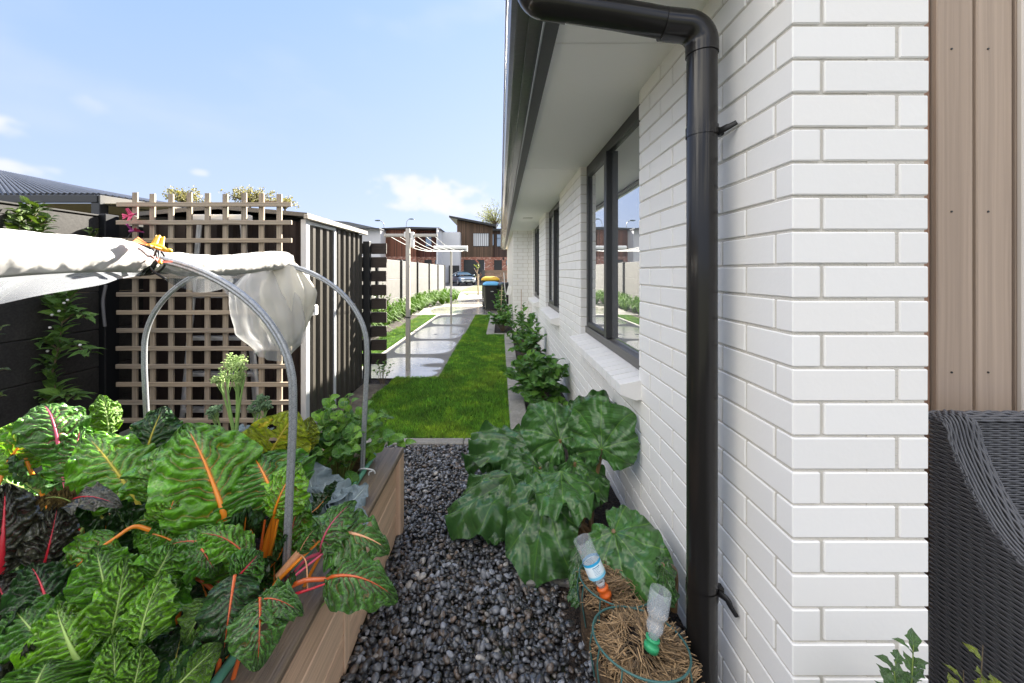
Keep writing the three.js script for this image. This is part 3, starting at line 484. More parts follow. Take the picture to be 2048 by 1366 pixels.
// ---------------------------------------------------------------- garden shed
const shed = thing('garden_shed', 'charcoal ribbed metal garden shed behind the timber trellis', 'shed', P(-2.45, 0, 4.0));
{
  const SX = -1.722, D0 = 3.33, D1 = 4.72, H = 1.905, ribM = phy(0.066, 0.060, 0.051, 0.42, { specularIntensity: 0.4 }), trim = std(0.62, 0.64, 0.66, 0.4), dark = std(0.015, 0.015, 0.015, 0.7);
  // ribbed sheet along a side: trapezoid ribs
  const ribs = (len, h, pitch = 0.1385, dep = 0.026) => {
    const pts = []; for (let s = 0; s < len; s += pitch) for (const [a, z] of [[0, 0], [0.052, 0], [0.07, dep], [0.118, dep], [0.136, 0]]) if (s + a < len) pts.push([s + a, z]);
    pts.push([len, 0]);
    const tri = []; for (let i = 0; i < pts.length - 1; i++) { const [a, za] = pts[i], [b, zb] = pts[i + 1]; tri.push([[a, 0, za], [b, 0, zb], [b, h, zb]], [[a, 0, za], [b, h, zb], [a, h, za]]); }
    return flatGeo(tri, 1, 0, 0, false);
  };
  const side = (Da, Db, y0, y1, name) => { const g = ribs(Db - Da, y1 - y0); g.rotateY(Math.PI / 2); g.translate(SX - 0.02, y0, -Da); return part(name, g, ribM, shed); };
  part('body', boxAt(-3.17, SX - 0.024, 0.0, 1.86, D0 + 0.03, D1 - 0.01, 0.003), dark, shed);
  const door = side(D0 + 0.075, 3.905, 0.05, 1.845, 'sliding_door');
  part('door_frame', merge([boxAt(SX - 0.01, SX + 0.016, 0.03, 1.85, 3.905, 3.945, 0.003), boxAt(SX - 0.012, SX + 0.015, 1.842, 1.872, D0 + 0.066, 3.944, 0.003), boxAt(SX - 0.012, SX + 0.014, 0.012, 0.05, D0 + 0.066, 3.944, 0.003)]), trim, shed);
  side(3.95, D1 - 0.002, 0.02, 1.875, 'side_sheet');
  part('corner_trim', merge([boxAt(SX - 0.03, SX + 0.018, 0.01, 1.88, D0 - 0.004, D0 + 0.026, 0.003), boxAt(SX - 0.012, SX + 0.017, 0.01, 1.878, D0 + 0.03, D0 + 0.064, 0.003)]), trim, shed);
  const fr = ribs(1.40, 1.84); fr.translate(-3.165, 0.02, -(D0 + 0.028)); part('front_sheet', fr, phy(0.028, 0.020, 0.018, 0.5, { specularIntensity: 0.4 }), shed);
  part('roof', prism([[SX + 0.05, 1.895], [SX + 0.05, 1.93], [-2.45, 2.0], [-3.22, 1.93], [-3.22, 1.895], [-2.45, 1.962]], D0 - 0.05, D1 + 0.05, 2), std(0.085, 0.08, 0.072, 0.45), shed);
  part('gutter_edge', boxAt(SX + 0.02, SX + 0.056, 1.876, 1.918, D0 - 0.055, D1 + 0.055, 0.006, 2), std(0.36, 0.33, 0.28, 0.5), shed);
  const hd = part('door_handle', boxAt(SX + 0.007, SX + 0.055, 1.02, 1.115, D0 + 0.08, D0 + 0.15, 0.01), M.white, shed);
  part('handle_slot', boxAt(SX + 0.03, SX + 0.05, 1.055, 1.085, D0 + 0.0765, D0 + 0.0795, 0.001), M.black, hd);
  tag(top('timber_plank', (() => { const g = cbox(0.22, 0.035, 0.09, 0.004); g.rotateY(0.3); g.translate(-2.08, 2.048, -3.5); return g; })(), wood(0.34, 0.24, 0.15)), 'short offcut of timber plank lying on the shed roof', 'plank');
}

// ---------------------------------------------------------------- trellis
{
  const D = 3.1, k = D / FOC, x = (p) => (p - PX) * k, y = (p) => CAM - (p - PY) * k, R = rng(31);
  const t = thing('trellis', 'weathered timber lattice trellis standing in front of the shed', 'trellis', P(x(410), 0, D));
  const wm = [wood(0.50, 0.43, 0.345), wood(0.54, 0.46, 0.36), wood(0.46, 0.40, 0.325), wood(0.57, 0.475, 0.36)];
  for (let i = 0; i < 9; i++) { const c = x(267.5 + 36.35 * i) + (R() - 0.5) * 0.005, g = boxAt(c - 0.0205, c + 0.0205, -0.02, y(385.5 + (i % 3) * 0.8), D + 0.0015, D + 0.0195, 0.002, 1, R(), R()); part('upright_slat', g, wm[i % 4], t).rotation.z = (R() - 0.5) * 0.003; }
  for (let j = 0; j < 14; j++) { const c = y(409.5 + 35.85 * j), g = boxAt(x(235) + R() * 0.008, x(585.5) - R() * 0.006, c - 0.018, c + 0.018, D - 0.019, D - 0.0005, 0.002, 0, R(), R()); part('cross_slat', g, wm[(j * 3 + 1) % 4], t); }
}
// stepladder leaning behind it
{
  const l = thing('stepladder', 'aluminium stepladder folded against the shed front behind the trellis', 'ladder', P(-2.5, 0, 3.2)), q = (px, py) => Q(px, py, 3.2);
  const bar = (a, b, r = 0.024, ry = 0.5) => sweep([a, b], r, 6, { rx: 1, ry });
  const rails = [[q(400, 440), q(362, 862)], [q(484, 440), q(520, 862)]];
  for (const [a, b] of rails) part('rail', bar(a, b), M.alu, l);
  for (const f of [0.36, 0.56, 0.73, 0.9]) { const a = rails[0][0].clone().lerp(rails[0][1], f), b = rails[1][0].clone().lerp(rails[1][1], f), m = a.clone().add(b).multiplyScalar(0.5), g = cbox(a.distanceTo(b), 0.03, 0.075, 0.003); g.translate(m.x, m.y, m.z - 0.01); part('tread', g, M.alu, l); }
  { const g = cbox(0.455, 0.05, 0.08, 0.006); const m = q(446, 436); g.translate(m.x, m.y, m.z); part('top_cap', g, std(0.72, 0.72, 0.70, 0.5), l); }
  for (const [a, b] of [[q(408, 450), q(396, 862)], [q(476, 450), q(500, 862)]]) { a.z -= 0.05; b.z -= 0.08; part('rear_leg', bar(a, b, 0.016), M.alu, l); }
}
// wall hung hose end left of the trellis
tag(top('hose', sweep(curve([Q(212, 570, 3.1), Q(206, 600, 3.1), Q(207, 625, 3.1), Q(210, 653, 3.1)], 14), 0.011, 8), std(0.16, 0.16, 0.17, 0.6)), 'short grey hose end hanging on the dark fence left of the trellis', 'hose');

// slatted timber screen behind the shed
{
  const s = thing('slat_screen', 'dark stained horizontal slat screen with black post beside the shed', 'screen', P(-1.6, 0, 4.83)), R = rng(37), sm = [wood(0.058, 0.042, 0.036, 0.6), wood(0.065, 0.047, 0.04, 0.6), wood(0.05, 0.037, 0.032, 0.6)];
  part('post', boxAt(-1.725, -1.645, -0.05, 1.80, 4.76, 4.84, 0.004), std(0.012, 0.013, 0.015, 0.5), s);
  for (let k = 0; k < 9; k++) part('slat', boxAt(-3.2, -1.455 + (R() - 0.5) * 0.006, 1.645 - k * 0.1765, 1.645 - k * 0.1765 + 0.136, 4.842, 4.87, 0.003, 0, R(), R()), sm[k % 3], s);
}

// ---------------------------------------------------------------- clothesline
{
  const c = thing('clothesline', 'retractable clothesline with two steel posts standing on the wet path', 'clothesline', P(-1.32, 0, 5.4)), pm = std(0.46, 0.435, 0.39, 0.45), wm = std(0.78, 0.78, 0.75, 0.4);
  part('post', merge([boxAt(-1.342, -1.282, 0, 0.76, 5.37, 5.43, 0.006), boxAt(-1.340, -1.284, 0.772, 2.03, 5.372, 5.428, 0.006)]), pm, c);
  part('post_joint', boxAt(-1.345, -1.279, 0.758, 0.774, 5.367, 5.433, 0.004), M.black, c);
  part('post', merge([boxAt(-1.355, -1.305, 0, 2.0, 10.27, 10.33, 0.006)]), pm, c);
  part('post_joint', boxAt(-1.358, -1.302, 0.74, 0.765, 10.266, 10.334, 0.004), M.black, c);
  part('crossbar', boxAt(-1.665, -0.90, 1.918, 1.962, 5.432, 5.472, 0.006), pm, c);
  part('clamp', merge([boxAt(-1.37, -1.345, 1.90, 1.985, 5.39, 5.475, 0.006), boxAt(-1.279, -1.235, 1.90, 1.985, 5.39, 5.475, 0.006)]), wm, c);
  part('bracket_box', boxAt(-1.274, -1.225, 1.762, 1.897, 5.36, 5.43, 0.008), wm, c);
  const cas = part('cassette', sweep([P(-1.79, 2.062, 10.24), P(-0.90, 2.062, 10.24)], 0.055, 14, { rx: 1, ry: 0.85 }), wm, c);
  part('cassette_lip', boxAt(-1.79, -0.90, 1.972, 1.99, 10.17, 10.26, 0.005), wm, cas);
  part('cassette_slot', boxAt(-1.78, -0.92, 1.988, 2.01, 10.20, 10.27, 0.004), M.black, cas);
  part('end_cap', boxAt(-0.90, -0.876, 1.955, 2.118, 10.16, 10.30, 0.008), wm, cas);
  for (let i = 0; i < 6; i++) { const x0 = mix(-1.60, -0.95, i / 5), x1 = mix(-1.72, -0.97, i / 5), pts = []; for (let k = 0; k <= 20; k++) { const t = k / 20; pts.push(P(mix(x0, x1, t), mix(1.935, 1.985, t) - 0.17 * 4 * t * (1 - t) * 0.55, mix(5.47, 10.2, t))); } part('line', sweep(pts, 0.0042, 5), wm, c); }
}

// ---------------------------------------------------------------- neighbour's house at the left
{
  const n = thing('neighbour_house', 'dark neighbouring house with ribbed metal roof beyond the left fence', 'house', P(-5.63, 0, 5.3)), cm = std(0.020, 0.022, 0.026, 0.4), lit = std(0.14, 0.138, 0.134, 0.5);
  const C = P(-5.62, 2.47, 5.3), E = P(-4.62, 2.47, 9.4), W = P(-11, 2.47, 5.3);
  part('fascia', boxAt(-11, -5.625, 2.385, 2.49, 5.28, 5.33, 0.004, 0), cm, n);
  const along = (y0, y1, off, mat, name) => { const a = C.clone(), b = E.clone(), d = b.clone().sub(a); const g = cbox(0.05, y1 - y0, d.length(), 0.004); g.rotateY(Math.atan2(d.x, d.z)); const m = a.clone().add(b).multiplyScalar(0.5); g.translate(m.x + off, (y0 + y1) / 2, m.z); return part(name, g, mat, n); };
  along(2.36, 2.49, 0, lit, 'side_fascia');  // sunlit tone put into the side fascia colour, front one kept dark
  part('verandah_post', boxAt(-5.72, -5.60, 0, 2.386, 5.29, 5.42, 0.006), cm, n);
  part('soffit', extrude([[-11, 2.375], [-4.9, 2.375], [-4.9, 2.382], [-11, 2.382]], 5.34, 7.2), std(0.42, 0.36, 0.25, 0.8), n);
  part('wall', boxAt(-11, -5.9, 0, 2.374, 6.4, 6.5), std(0.22, 0.17, 0.10, 0.8), n);
  part('wall', (() => { const g = cbox(0.1, 2.37, 4.0, 0.004); g.rotateY(0.24); g.translate(-5.45, 1.185, -7.8); return g; })(), std(0.22, 0.17, 0.10, 0.8), n);
  // roof: ribs running up and away to the left
  const ridge = (xs) => { const f = clamp((xs + 260) / 560), D = mix(7.6, 9.4, f); return Q(xs, 340 + (xs + 5) * 0.2055, D); };
  const eave = (t) => t < 0.55 ? W.clone().lerp(C, t / 0.55).add(V(0, 0.035, 0)) : C.clone().lerp(E, (t - 0.55) / 0.45).add(V(0, 0.035, 0));
  const N = 120, roofPts = (u, v) => { const a = eave(u), b = ridge(mix(-340, 298, Math.pow(u, 0.8))); return a.lerp(b, v); };
  part('roof', surface((u, v) => { const p = roofPts(u, v); p.y -= 0.012; return p; }, 60, 2), std(0.028, 0.031, 0.036, 0.45), n);
  const rr = []; for (let i = 0; i <= N; i++) { const u = i / N; rr.push(sweep([roofPts(u, 0), roofPts(u, 1)], 0.017, 5)); }
  stuff(part('roof_ribs', merge(rr), std(0.042, 0.045, 0.052, 0.4), n));
}

// ---------------------------------------------------------------- raised timber planter
const planter = thing('raised_planter', 'raised timber vegetable bed full of chard beside the pebbles', 'planter', P(-1.2, 0, 1.2));
{
  const X = -0.55, top_ = 0.425, w1 = [wood(0.88, 0.62, 0.43, 0.65, 5, 1.2, 0.0025, 1), wood(0.93, 0.67, 0.47, 0.65, 5, 1.2, 0.0025, 1), wood(0.82, 0.57, 0.39, 0.65, 5, 1.2, 0.0025, 1)];
  const capM = std(0.24, 0.185, 0.13, 0.45, { map: rep(T.grain, 5, 1.2), ...bump(rep(T.grainBump, 5, 1.2), 0.003) }), R = rng(41);
  for (let k = 0; k < 3; k++) { const y0 = k * 0.1405; part('side_board', boxAt(X - 0.045, X - 0.0, y0 + 0.001, y0 + 0.1385, 0.1, 2.055, 0.004, 2, R(), R()), w1[k], planter); }
  for (const D of [0.80, 1.33]) part('side_batten', boxAt(X - 0.002, X + 0.006, 0, 0.42, D, D + 0.045, 0.003, 1, R(), R()), w1[1], planter);
  part('corner_post', boxAt(X - 0.05, X + 0.022, 0, 0.424, 2.0, 2.085, 0.005, 1, 0.2, 0.1), w1[0], planter);
  part('cap_board', boxAt(X - 0.115, X + 0.022, top_, top_ + 0.028, 0.1, 2.085, 0.006, 2, 0.3, 0.2), capM, planter);
  const capE = wood(0.42, 0.30, 0.17, 0.65, 5, 1.2, 0.003);
  part('cap_board', boxAt(-1.9, X - 0.118, top_, top_ + 0.03, 1.965, 2.085, 0.006, 0, 0.5, 0.2), capE, planter);
  for (let k = 0; k < 3; k++) part('end_board', boxAt(-1.9, X - 0.052, k * 0.1405 + 0.001, k * 0.1405 + 0.139, 2.02, 2.062, 0.004, 0, R(), R()), w1[k], planter);
  for (let k = 0; k < 3; k++) part('end_board', boxAt(-1.8, X - 0.12, top_ - 0.075 * (k + 1) + 0.002, top_ - 0.075 * k - 0.003, 1.985, 2.018, 0.004, 0, R(), R()), capE, planter);
  for (let k = 0; k < 3; k++) part('side_board', boxAt(-1.9, -1.855, k * 0.1405 + 0.001, k * 0.1405 + 0.139, 0.1, 2.0, 0.004, 2, R(), R()), w1[k], planter);
  part('soil', surface((u, v) => { const x = mix(-1.86, X - 0.04, u), D = mix(0.1, 2.02, v), q = P(x, 0.33 + 0.03 * fbm(x * 8, D * 8, 4096, 4096, 4, 4), D); q.u = x; q.v = D; return q; }, 40, 60), std(0.12, 0.1, 0.085, 0.95, { map: rep(T.soil, 4), ...bump(rep(T.soilBump, 4), 0.02) }), planter);
}
// green irrigation pipe lying along the inside of the planter
tag(top('irrigation_pipe', sweep(curve([P(-0.665, 0.463, 0.78), P(-0.66, 0.455, 1.2), P(-0.655, 0.456, 1.65), P(-0.648, 0.475, 1.95)], 20), 0.0115, 12), std(0.10, 0.30, 0.20, 0.5)), 'green irrigation pipe lying along the inner edge of the planter', 'pipe');

// galvanised hoops over the planter
function hoop(D, label, a = 0.535, cx = -1.175, topY = 1.468, legs = 1.05) {
  const h = thing('garden_hoop', label, 'hoop', P(cx, 0.35, D), 'galvanised hoops over the planter'), pts = [P(cx + a - 0.03, 0.30, D), P(cx + a - 0.012, 0.7, D), P(cx + a, 0.95, D)];
  for (let k = 0; k <= 36; k++) { const t = k / 36 * Math.PI; pts.push(P(cx + a * Math.cos(t), legs + (topY - legs) * Math.sin(t), D)); }
  pts.push(P(cx - a, 0.95, D), P(cx - a + 0.012, 0.7, D), P(cx - a + 0.03, 0.30, D));
  part('tube', sweep(pts, 0.0118, 20, { up: V(0, 0, 1), prof: (t) => 1 - 0.34 * Math.exp(-Math.pow((mod(t + Math.PI, 2 * Math.PI) - Math.PI) / 0.3, 2)) }), M.galv, h);
  return h;
}
hoop(1.17, 'nearer galvanised hoop arching over the chard below the knotted cord');
hoop(1.82, 'farther galvanised hoop arching over the planter end in front of the shed');
{
  const c = [P(-0.672, 0.475, 1.80), P(-0.655, 0.49, 1.785), P(-0.63, 0.487, 1.79), P(-0.603, 0.475, 1.80), P(-0.598, 0.455, 1.81), P(-0.607, 0.442, 1.81), P(-0.622, 0.447, 1.80), P(-0.620, 0.468, 1.795), P(-0.607, 0.474, 1.795)];
  tag(top('wire_clip', sweep(curve(c, 40), 0.0032, 8), std(0.75, 0.76, 0.77, 0.35)), 'curled white wire clip beside the foot of the farther hoop', 'clip');
}

// ---------------------------------------------------------------- rolled white cover cloth
{
  const fab = phy(0.58, 0.57, 0.55, 0.9, { sheen: 0.3, transmission: 0.12, ...bump(rep(T.weave, 6, 40), 0.0016) }), net = phy(0.34, 0.36, 0.39, 0.9, { transparent: true, opacity: 0.42, ...bump(rep(T.weave, 14, 14), 0.0004) });
  const c = thing('rolled_cover_cloth', 'rolled white crop cover cloth tied along the tops of the hoops', 'cloth', P(-1.1, 1.45, 1.2));
  const path = (t) => { const D = mix(0.20, 1.87, t); return P(mix(-1.105, -1.05, sstep(0.4, 1, t)) - 0.012 * Math.sin(D * 5), 1.448 + 0.004 + 0.010 * Math.sin(D * 7 + 1) + 0.012 * sstep(1.4, 1.8, D), D); };
  const rad = (D) => { const near = mix(0.072, 0.058, sstep(0.5, 1.05, D)), pinch = 1 - 0.42 * Math.exp(-Math.pow((D - 1.175) / 0.05, 2)); return (D < 1.175 ? near : mix(0.043, 0.048, sstep(1.2, 1.7, D))) * pinch * (1 - 0.75 * sstep(1.845, 1.875, D)); };
  part('roll', surface((u, v) => {
    const o = path(v), D = -o.z, a = u * Math.PI * 2, fold = fbm(D * 9 + Math.sin(a) * 1.2 + 30, a * 0.9 + 7 + (u > 0.5 ? 2 * Math.PI - a : a) * 0, 4096, 4096, 3, 3);
    const rr = rad(D), w = 0.045 * Math.sin(D * 62 + 2.6 * Math.sin(a + D * 3)) * (0.2 + fold) + 0.12 * (vnoise(D * 11, Math.cos(a) * 1.2 + 5, 4096, 4096, 8) - 0.5) + 0.085 * (vnoise(D * 46, Math.cos(a) * 2 + 5 + Math.sin(a) * 2, 4096, 4096, 9) - 0.5) + 0.05 * (vnoise(D * 120, Math.cos(a) * 3 + 9 + Math.sin(a) * 3, 4096, 4096, 19) - 0.5);
    const spir = 0.12 * Math.pow(u, 3), r = rr * (1 + w * (0.6 + 0.9 * Math.exp(-Math.pow((D - 1.2) / 0.12, 2))) - 0.06 + spir);
    const p = V(o.x + Math.cos(a + 0.6) * r, o.y + Math.sin(a + 0.6) * r * 0.94, o.z); p.u = u; p.v = v; return p;
  }, 72, 300), fab, c);
  // loose edge hanging below the near length
  part('loose_edge', surface((u, v) => {
    const D = mix(0.45, 1.12, u), o = path((D - 0.20) / 1.67), h = 0.062 * (1 - Math.pow(u, 1.6)) + 0.006;
    return V(o.x + 0.045 - 0.05 * v * Math.cos(u * 5), o.y - rad(D) * 0.75 - v * h, o.z + 0.012 * Math.sin(u * 21 + v * 2) * v);
  }, 50, 8), net, c);
  part('loose_edge', surface((u, v) => { const D = mix(1.2, 1.62, u), o = path((D - 0.20) / 1.67), h = 0.062 * Math.sin(Math.PI * Math.pow(u, 0.85)) + 0.006; return V(o.x + 0.03 - 0.03 * v, o.y - rad(D) * 0.7 - v * h, o.z + 0.008 * Math.sin(u * 17)); }, 36, 6), net, c);
  // bunched end hanging down in front of the shed: inner cloth and outer net
  const drape = (sx, bulge, len, ph, x0, x1) => (u, v) => {
    const a = u * Math.PI * 2, spread = Math.sin(Math.PI * Math.pow(clamp(v), 0.72)) * 0.5 + 0.55 * sstep(0, 0.4, v), w = sx * (0.28 + 0.82 * spread) * (1 - 0.45 * sstep(0.8, 1, v)), cx = mix(x0, x1, v);
    const f = 1 + 0.16 * Math.sin(a * 3 + v * 4 + ph) * (1 - v * 0.4) + 0.3 * (fbm(a * 0.9 + 3, v * 2.2 + ph, 4096, 4096, 12, 4) - 0.5) + 0.07 * Math.sin(a * 9 + v * 6 + ph);
    return V(cx + Math.cos(a) * w * f, 1.475 - v * len - 0.02 * Math.cos(a) , -1.835 + Math.sin(a) * bulge * (0.4 + 0.8 * spread) * f);
  };
  part('bunched_end', surface(drape(0.104, 0.068, 0.40, 1.0, -1.02, -1.055), 64, 60, true), phy(0.74, 0.71, 0.62, 0.85, { transmission: 0.2, ...bump(rep(T.weave, 8, 8), 0.0006) }), c);
  part('outer_net', surface((u, v) => { const p = drape(0.155, 0.095, 0.46, 2.2, -1.10, -1.09)(u, v); p.z += 0.004; return p; }, 64, 60, true), phy(0.60, 0.60, 0.60, 0.5, { transparent: true, opacity: 0.40, ...bump(rep(T.weave, 14, 14), 0.0004) }), c);
  part('outer_net', surface((u, v) => { const x = mix(-1.37, -1.0, u), y0 = 1.425; return V(x + 0.05 * v * (1 - u), y0 - v * (0.05 + 0.16 * Math.pow(Math.sin(Math.PI * (0.15 + 0.6 * u)), 2)), -1.80 - 0.02 * Math.sin(u * 14 + v * 3)); }, 40, 12), net, c);
  // black cord
  const k = thing('black_cord', 'black cord knotted round the rolled cloth at the nearer hoop', 'cord', P(-1.07, 1.45, 1.17)), o = path((1.165 - 0.20) / 1.67), ring = (tilt, r, ph) => { const pts = []; for (let i = 0; i <= 30; i++) { const a = i / 30 * Math.PI * 2; pts.push(V(o.x + Math.cos(a) * r * 1.06, o.y + Math.sin(a) * r, o.z + tilt * Math.cos(a + ph))); } return sweep(pts, 0.0036, 6); };
  for (const [t, r, ph] of [[0.02, 0.045, 0.3], [0.03, 0.046, 0.9], [-0.014, 0.044, 0.2], [0.045, 0.047, 0.5]]) part('loop', ring(t, r, ph), M.black, k);
  const kn = V(o.x + 0.035, o.y - 0.012, o.z + 0.03);
  part('tail', sweep(curve([kn, kn.clone().add(V(0.028, 0.03, 0.01)), kn.clone().add(V(0.04, 0.07, 0.01))], 10), 0.003, 6), M.black, k);
  part('tail', sweep(curve([kn, kn.clone().add(V(0.02, -0.02, 0.01)), kn.clone().add(V(0.05, -0.045, 0.0))], 10), 0.0035, 6), M.black, k);
  part('tail', sweep(curve([kn, kn.clone().add(V(-0.03, -0.012, 0.01)), kn.clone().add(V(-0.05, -0.03, 0.02))], 10), 0.006, 6), M.black, k);
}
// small ornaments: a yellow bird of cloth at the knot, two pink ones on sticks by the trellis
function bird(label, at, s, col, wing, tail, head, turn, group) {
  const b = thing('bird_ornament', label, 'ornament', at, group); b.rotation.set(...turn);
  const body = []; for (let i = 0; i <= 14; i++) { const t = i / 14; body.push(V(0, 0.006 * Math.sin(t * 3.1) * s / 0.06, (t - 0.5) * s)); }
  part('body', sweep(body, (t) => 0.17 * s * Math.pow(Math.sin(Math.PI * clamp(0.06 + t * 0.9)), 0.8), 12), col, b, true);
  part('head', (() => { const g = new THREE.SphereGeometry(0.13 * s, 14, 10); g.scale(1, 1, 1.15); g.translate(0, 0.1 * s, 0.5 * s); return g; })(), head, b, true);
  part('beak', (() => { const g = new THREE.ConeGeometry(0.035 * s, 0.16 * s, 8); g.rotateX(Math.PI / 2); g.translate(0, 0.09 * s, 0.68 * s); return g; })(), M.black, b, true);
  for (const q of [-1, 1]) part('wing', surface((u, v) => V(q * (0.08 + 0.78 * u) * s, (0.08 + 0.34 * u + 0.05 * Math.sin(v * 12)) * s, (0.22 - 0.62 * v * (1 - 0.35 * u) - 0.25 * u) * s), 10, 16), wing, b, true);
  part('tail', surface((u, v) => V((u - 0.5) * (0.2 + 0.7 * v) * s, 0.03 * s * Math.sin(u * 18) + 0.12 * v * s, (-0.45 - 0.6 * v) * s), 16, 4), tail, b, true);
  return b;
}
{
  const yel = phy(0.72, 0.42, 0.02, 0.55), org = phy(0.66, 0.12, 0.015, 0.55), red = phy(0.6, 0.06, 0.03, 0.5), pk = phy(0.62, 0.06, 0.16, 0.5), mg = phy(0.42, 0.06, 0.30, 0.45), dk = std(0.2, 0.03, 0.1, 0.4);
  bird('yellow and orange cloth bird tied at the knotted cord on the roll', Q(316, 497, 1.09), 0.050, yel, yel, org, yel, [-0.6, 2.3, 0.9]);
  bird('small red and yellow cloth bird hanging under the knotted cord', Q(318, 525, 1.10), 0.032, org, red, red, yel, [0.4, 0.8, -0.7]);
  const st = (b, len) => part('stick', sweep([V(0, -0.01, 0), V(0.004, -len, 0)], 0.0025, 6), M.black, b, true);
  st(bird('pink bird ornament, upper of the two on the trellis left edge', Q(264, 430, 3.02), 0.06, pk, pk, pk, dk, [0.9, 1.9, 0.5]), 0.06);
  st(bird('purple pink bird ornament, lower of the two on the trellis left edge', Q(264, 463, 3.02), 0.07, mg, mg, pk, dk, [-0.3, -1.9, 0.2]), 0.08);
}

// ================================================================ plants
const RC = { yellow: [0.80, 0.72, 0.20], orange: [0.92, 0.52, 0.10], deep: [0.74, 0.30, 0.10], red: [0.72, 0.10, 0.14], pink: [0.80, 0.28, 0.40], pale: [0.66, 0.76, 0.42], peach: [0.90, 0.62, 0.40] };
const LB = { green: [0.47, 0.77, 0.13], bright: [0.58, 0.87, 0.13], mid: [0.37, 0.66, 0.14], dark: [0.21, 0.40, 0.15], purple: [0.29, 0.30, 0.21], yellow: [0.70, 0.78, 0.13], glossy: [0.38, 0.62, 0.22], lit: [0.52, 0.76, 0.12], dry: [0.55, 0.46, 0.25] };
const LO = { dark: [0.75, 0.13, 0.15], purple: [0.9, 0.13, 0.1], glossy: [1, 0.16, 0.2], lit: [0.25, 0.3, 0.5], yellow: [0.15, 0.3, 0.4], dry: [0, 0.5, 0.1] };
const leafMats = new Map();
const chardMat = (kind, rib) => { const k = kind + rib; if (!leafMats.has(k)) { const [cc, cr, tr] = LO[kind] ?? [1, 0.12, 0.22]; leafMats.set(k, phy(1, 1, 1, 0.9, { specularIntensity: 0.3, transmission: tr, clearcoat: cc, clearcoatRoughness: cr, map: chardTex(LB[kind], RC[rib], kind === 'dark' || kind === 'purple' ? 0.5 : 1, kind === 'yellow' ? 1 : 0), ...bump(T.chardBump, 0.012) })); } return leafMats.get(k); };
const cabbageM = phy(0.30, 0.40, 0.44, 0.7, { transmission: 0.1, clearcoat: 0.35, clearcoatRoughness: 0.4, map: T.leaf, ...bump(T.leafBump, 0.002) });
const RIB = { yellow: phy(0.56, 0.48, 0.05, 0.4), orange: phy(0.86, 0.27, 0.02, 0.35, { clearcoat: 0.4 }), deep: phy(0.58, 0.11, 0.02, 0.35, { clearcoat: 0.4 }), red: phy(0.58, 0.02, 0.035, 0.35, { clearcoat: 0.4 }), pink: phy(0.66, 0.10, 0.17, 0.4), pale: phy(0.34, 0.50, 0.12, 0.45), peach: phy(0.80, 0.40, 0.20, 0.35, { clearcoat: 0.5 }) };
const SHAPE = { chard: (t) => Math.pow(Math.sin(Math.PI * Math.pow(clamp(t, 0, 1), 0.78)), 0.72) * (1 + 0.12 * (1 - t)), oval: (t) => Math.pow(Math.sin(Math.PI * Math.pow(t, 0.85)), 0.85), lance: (t) => Math.pow(Math.sin(Math.PI * Math.pow(t, 0.75)), 1.1), round: (t) => Math.pow(Math.sin(Math.PI * Math.pow(t, 0.62)), 0.6) };
// a leaf blade between two points, facing `face`
function blade(B, Tp, face, W, { shape = SHAPE.chard, bow = 0.1, fold = 0.16, ruffle = 0.32, rf = 4, pucker = 0.009, droop = 0, curl = 0, jag = 0.07, nx = 17, ny = 46, seed = 1, off = 0, tipBend = 0, holes = 0 } = {}) {
  const ax = Tp.clone().sub(B), len = ax.length(), y = ax.clone().normalize(), n = face.clone().addScaledVector(y, -face.dot(y)).normalize(), x = V().crossVectors(y, n), r = rng(seed * 7919 + 13), ph = r() * 6, o1 = r() * 50, o2 = r() * 50;
  const spine = (t) => B.clone().addScaledVector(ax, t).addScaledVector(n, len * (bow * 4 * t * (1 - t) + tipBend * t * t * t)).add(V(0, -droop * len * t * t, 0));
  const g = surface((u, v) => {
    const s = u * 2 - 1, hw = W / 2 * shape(mix(0.012, 0.992, v)) * (1 + jag * 2 * (vnoise(v * 16 + o1, s > 0 ? 3 : 9) - 0.5)), a = Math.abs(s), d = vein(s, v);
    pucker *= 1; const lift = -fold * Math.pow(a, 1.4) * hw + ruffle * hw * Math.pow(a, 2.6) * (Math.sin(v * rf * 6.28 + ph + (s > 0 ? 1.7 : 0)) + 1.2 * (vnoise(v * 9 + o2, s > 0 ? 1.5 : 7.5) - 0.5)) + curl * hw * a * a
      + 1.6 * pucker * (Math.sin(d * Math.PI / 2) - 0.4) * Math.min(1, a * 5) * (1 - a * a * 0.5) + pucker * (1.0 * (vnoise(s * 5 + o1, v * 13 + o2) - 0.5) + 0.8 * (vnoise(s * 9 + o2, v * 21 + o1) - 0.5)) * Math.min(1, a * 4);
    const p = spine(v).addScaledVector(x, s * hw).addScaledVector(n, lift + off); p.u = u; p.v = v; return p;
  }, nx * 2, ny);
  if (holes) { const ix = g.index.array, keep = [], R = rng(seed + 77), hs = []; for (let k = 0; k < holes; k++) hs.push([0.2 + 0.6 * R(), 0.25 + 0.6 * R(), 0.03 + 0.035 * R()]); const uv = g.attributes.uv; for (let i = 0; i < ix.length; i += 3) { const u = (uv.getX(ix[i]) + uv.getX(ix[i + 1]) + uv.getX(ix[i + 2])) / 3, v = (uv.getY(ix[i]) + uv.getY(ix[i + 1]) + uv.getY(ix[i + 2])) / 3; if (!hs.some(([a, b, c]) => ((u - a) / c) ** 2 + ((v - b) / (c * 0.8)) ** 2 < 1)) keep.push(ix[i], ix[i + 1], ix[i + 2]); } g.setIndex(keep); }
  return { g, spine, n, len };
}
const EYE = V(0, CAM, 0);
const facing = (m, up = 0.45, side = 0) => EYE.clone().sub(m).normalize().add(V(side, up, 0)).normalize();

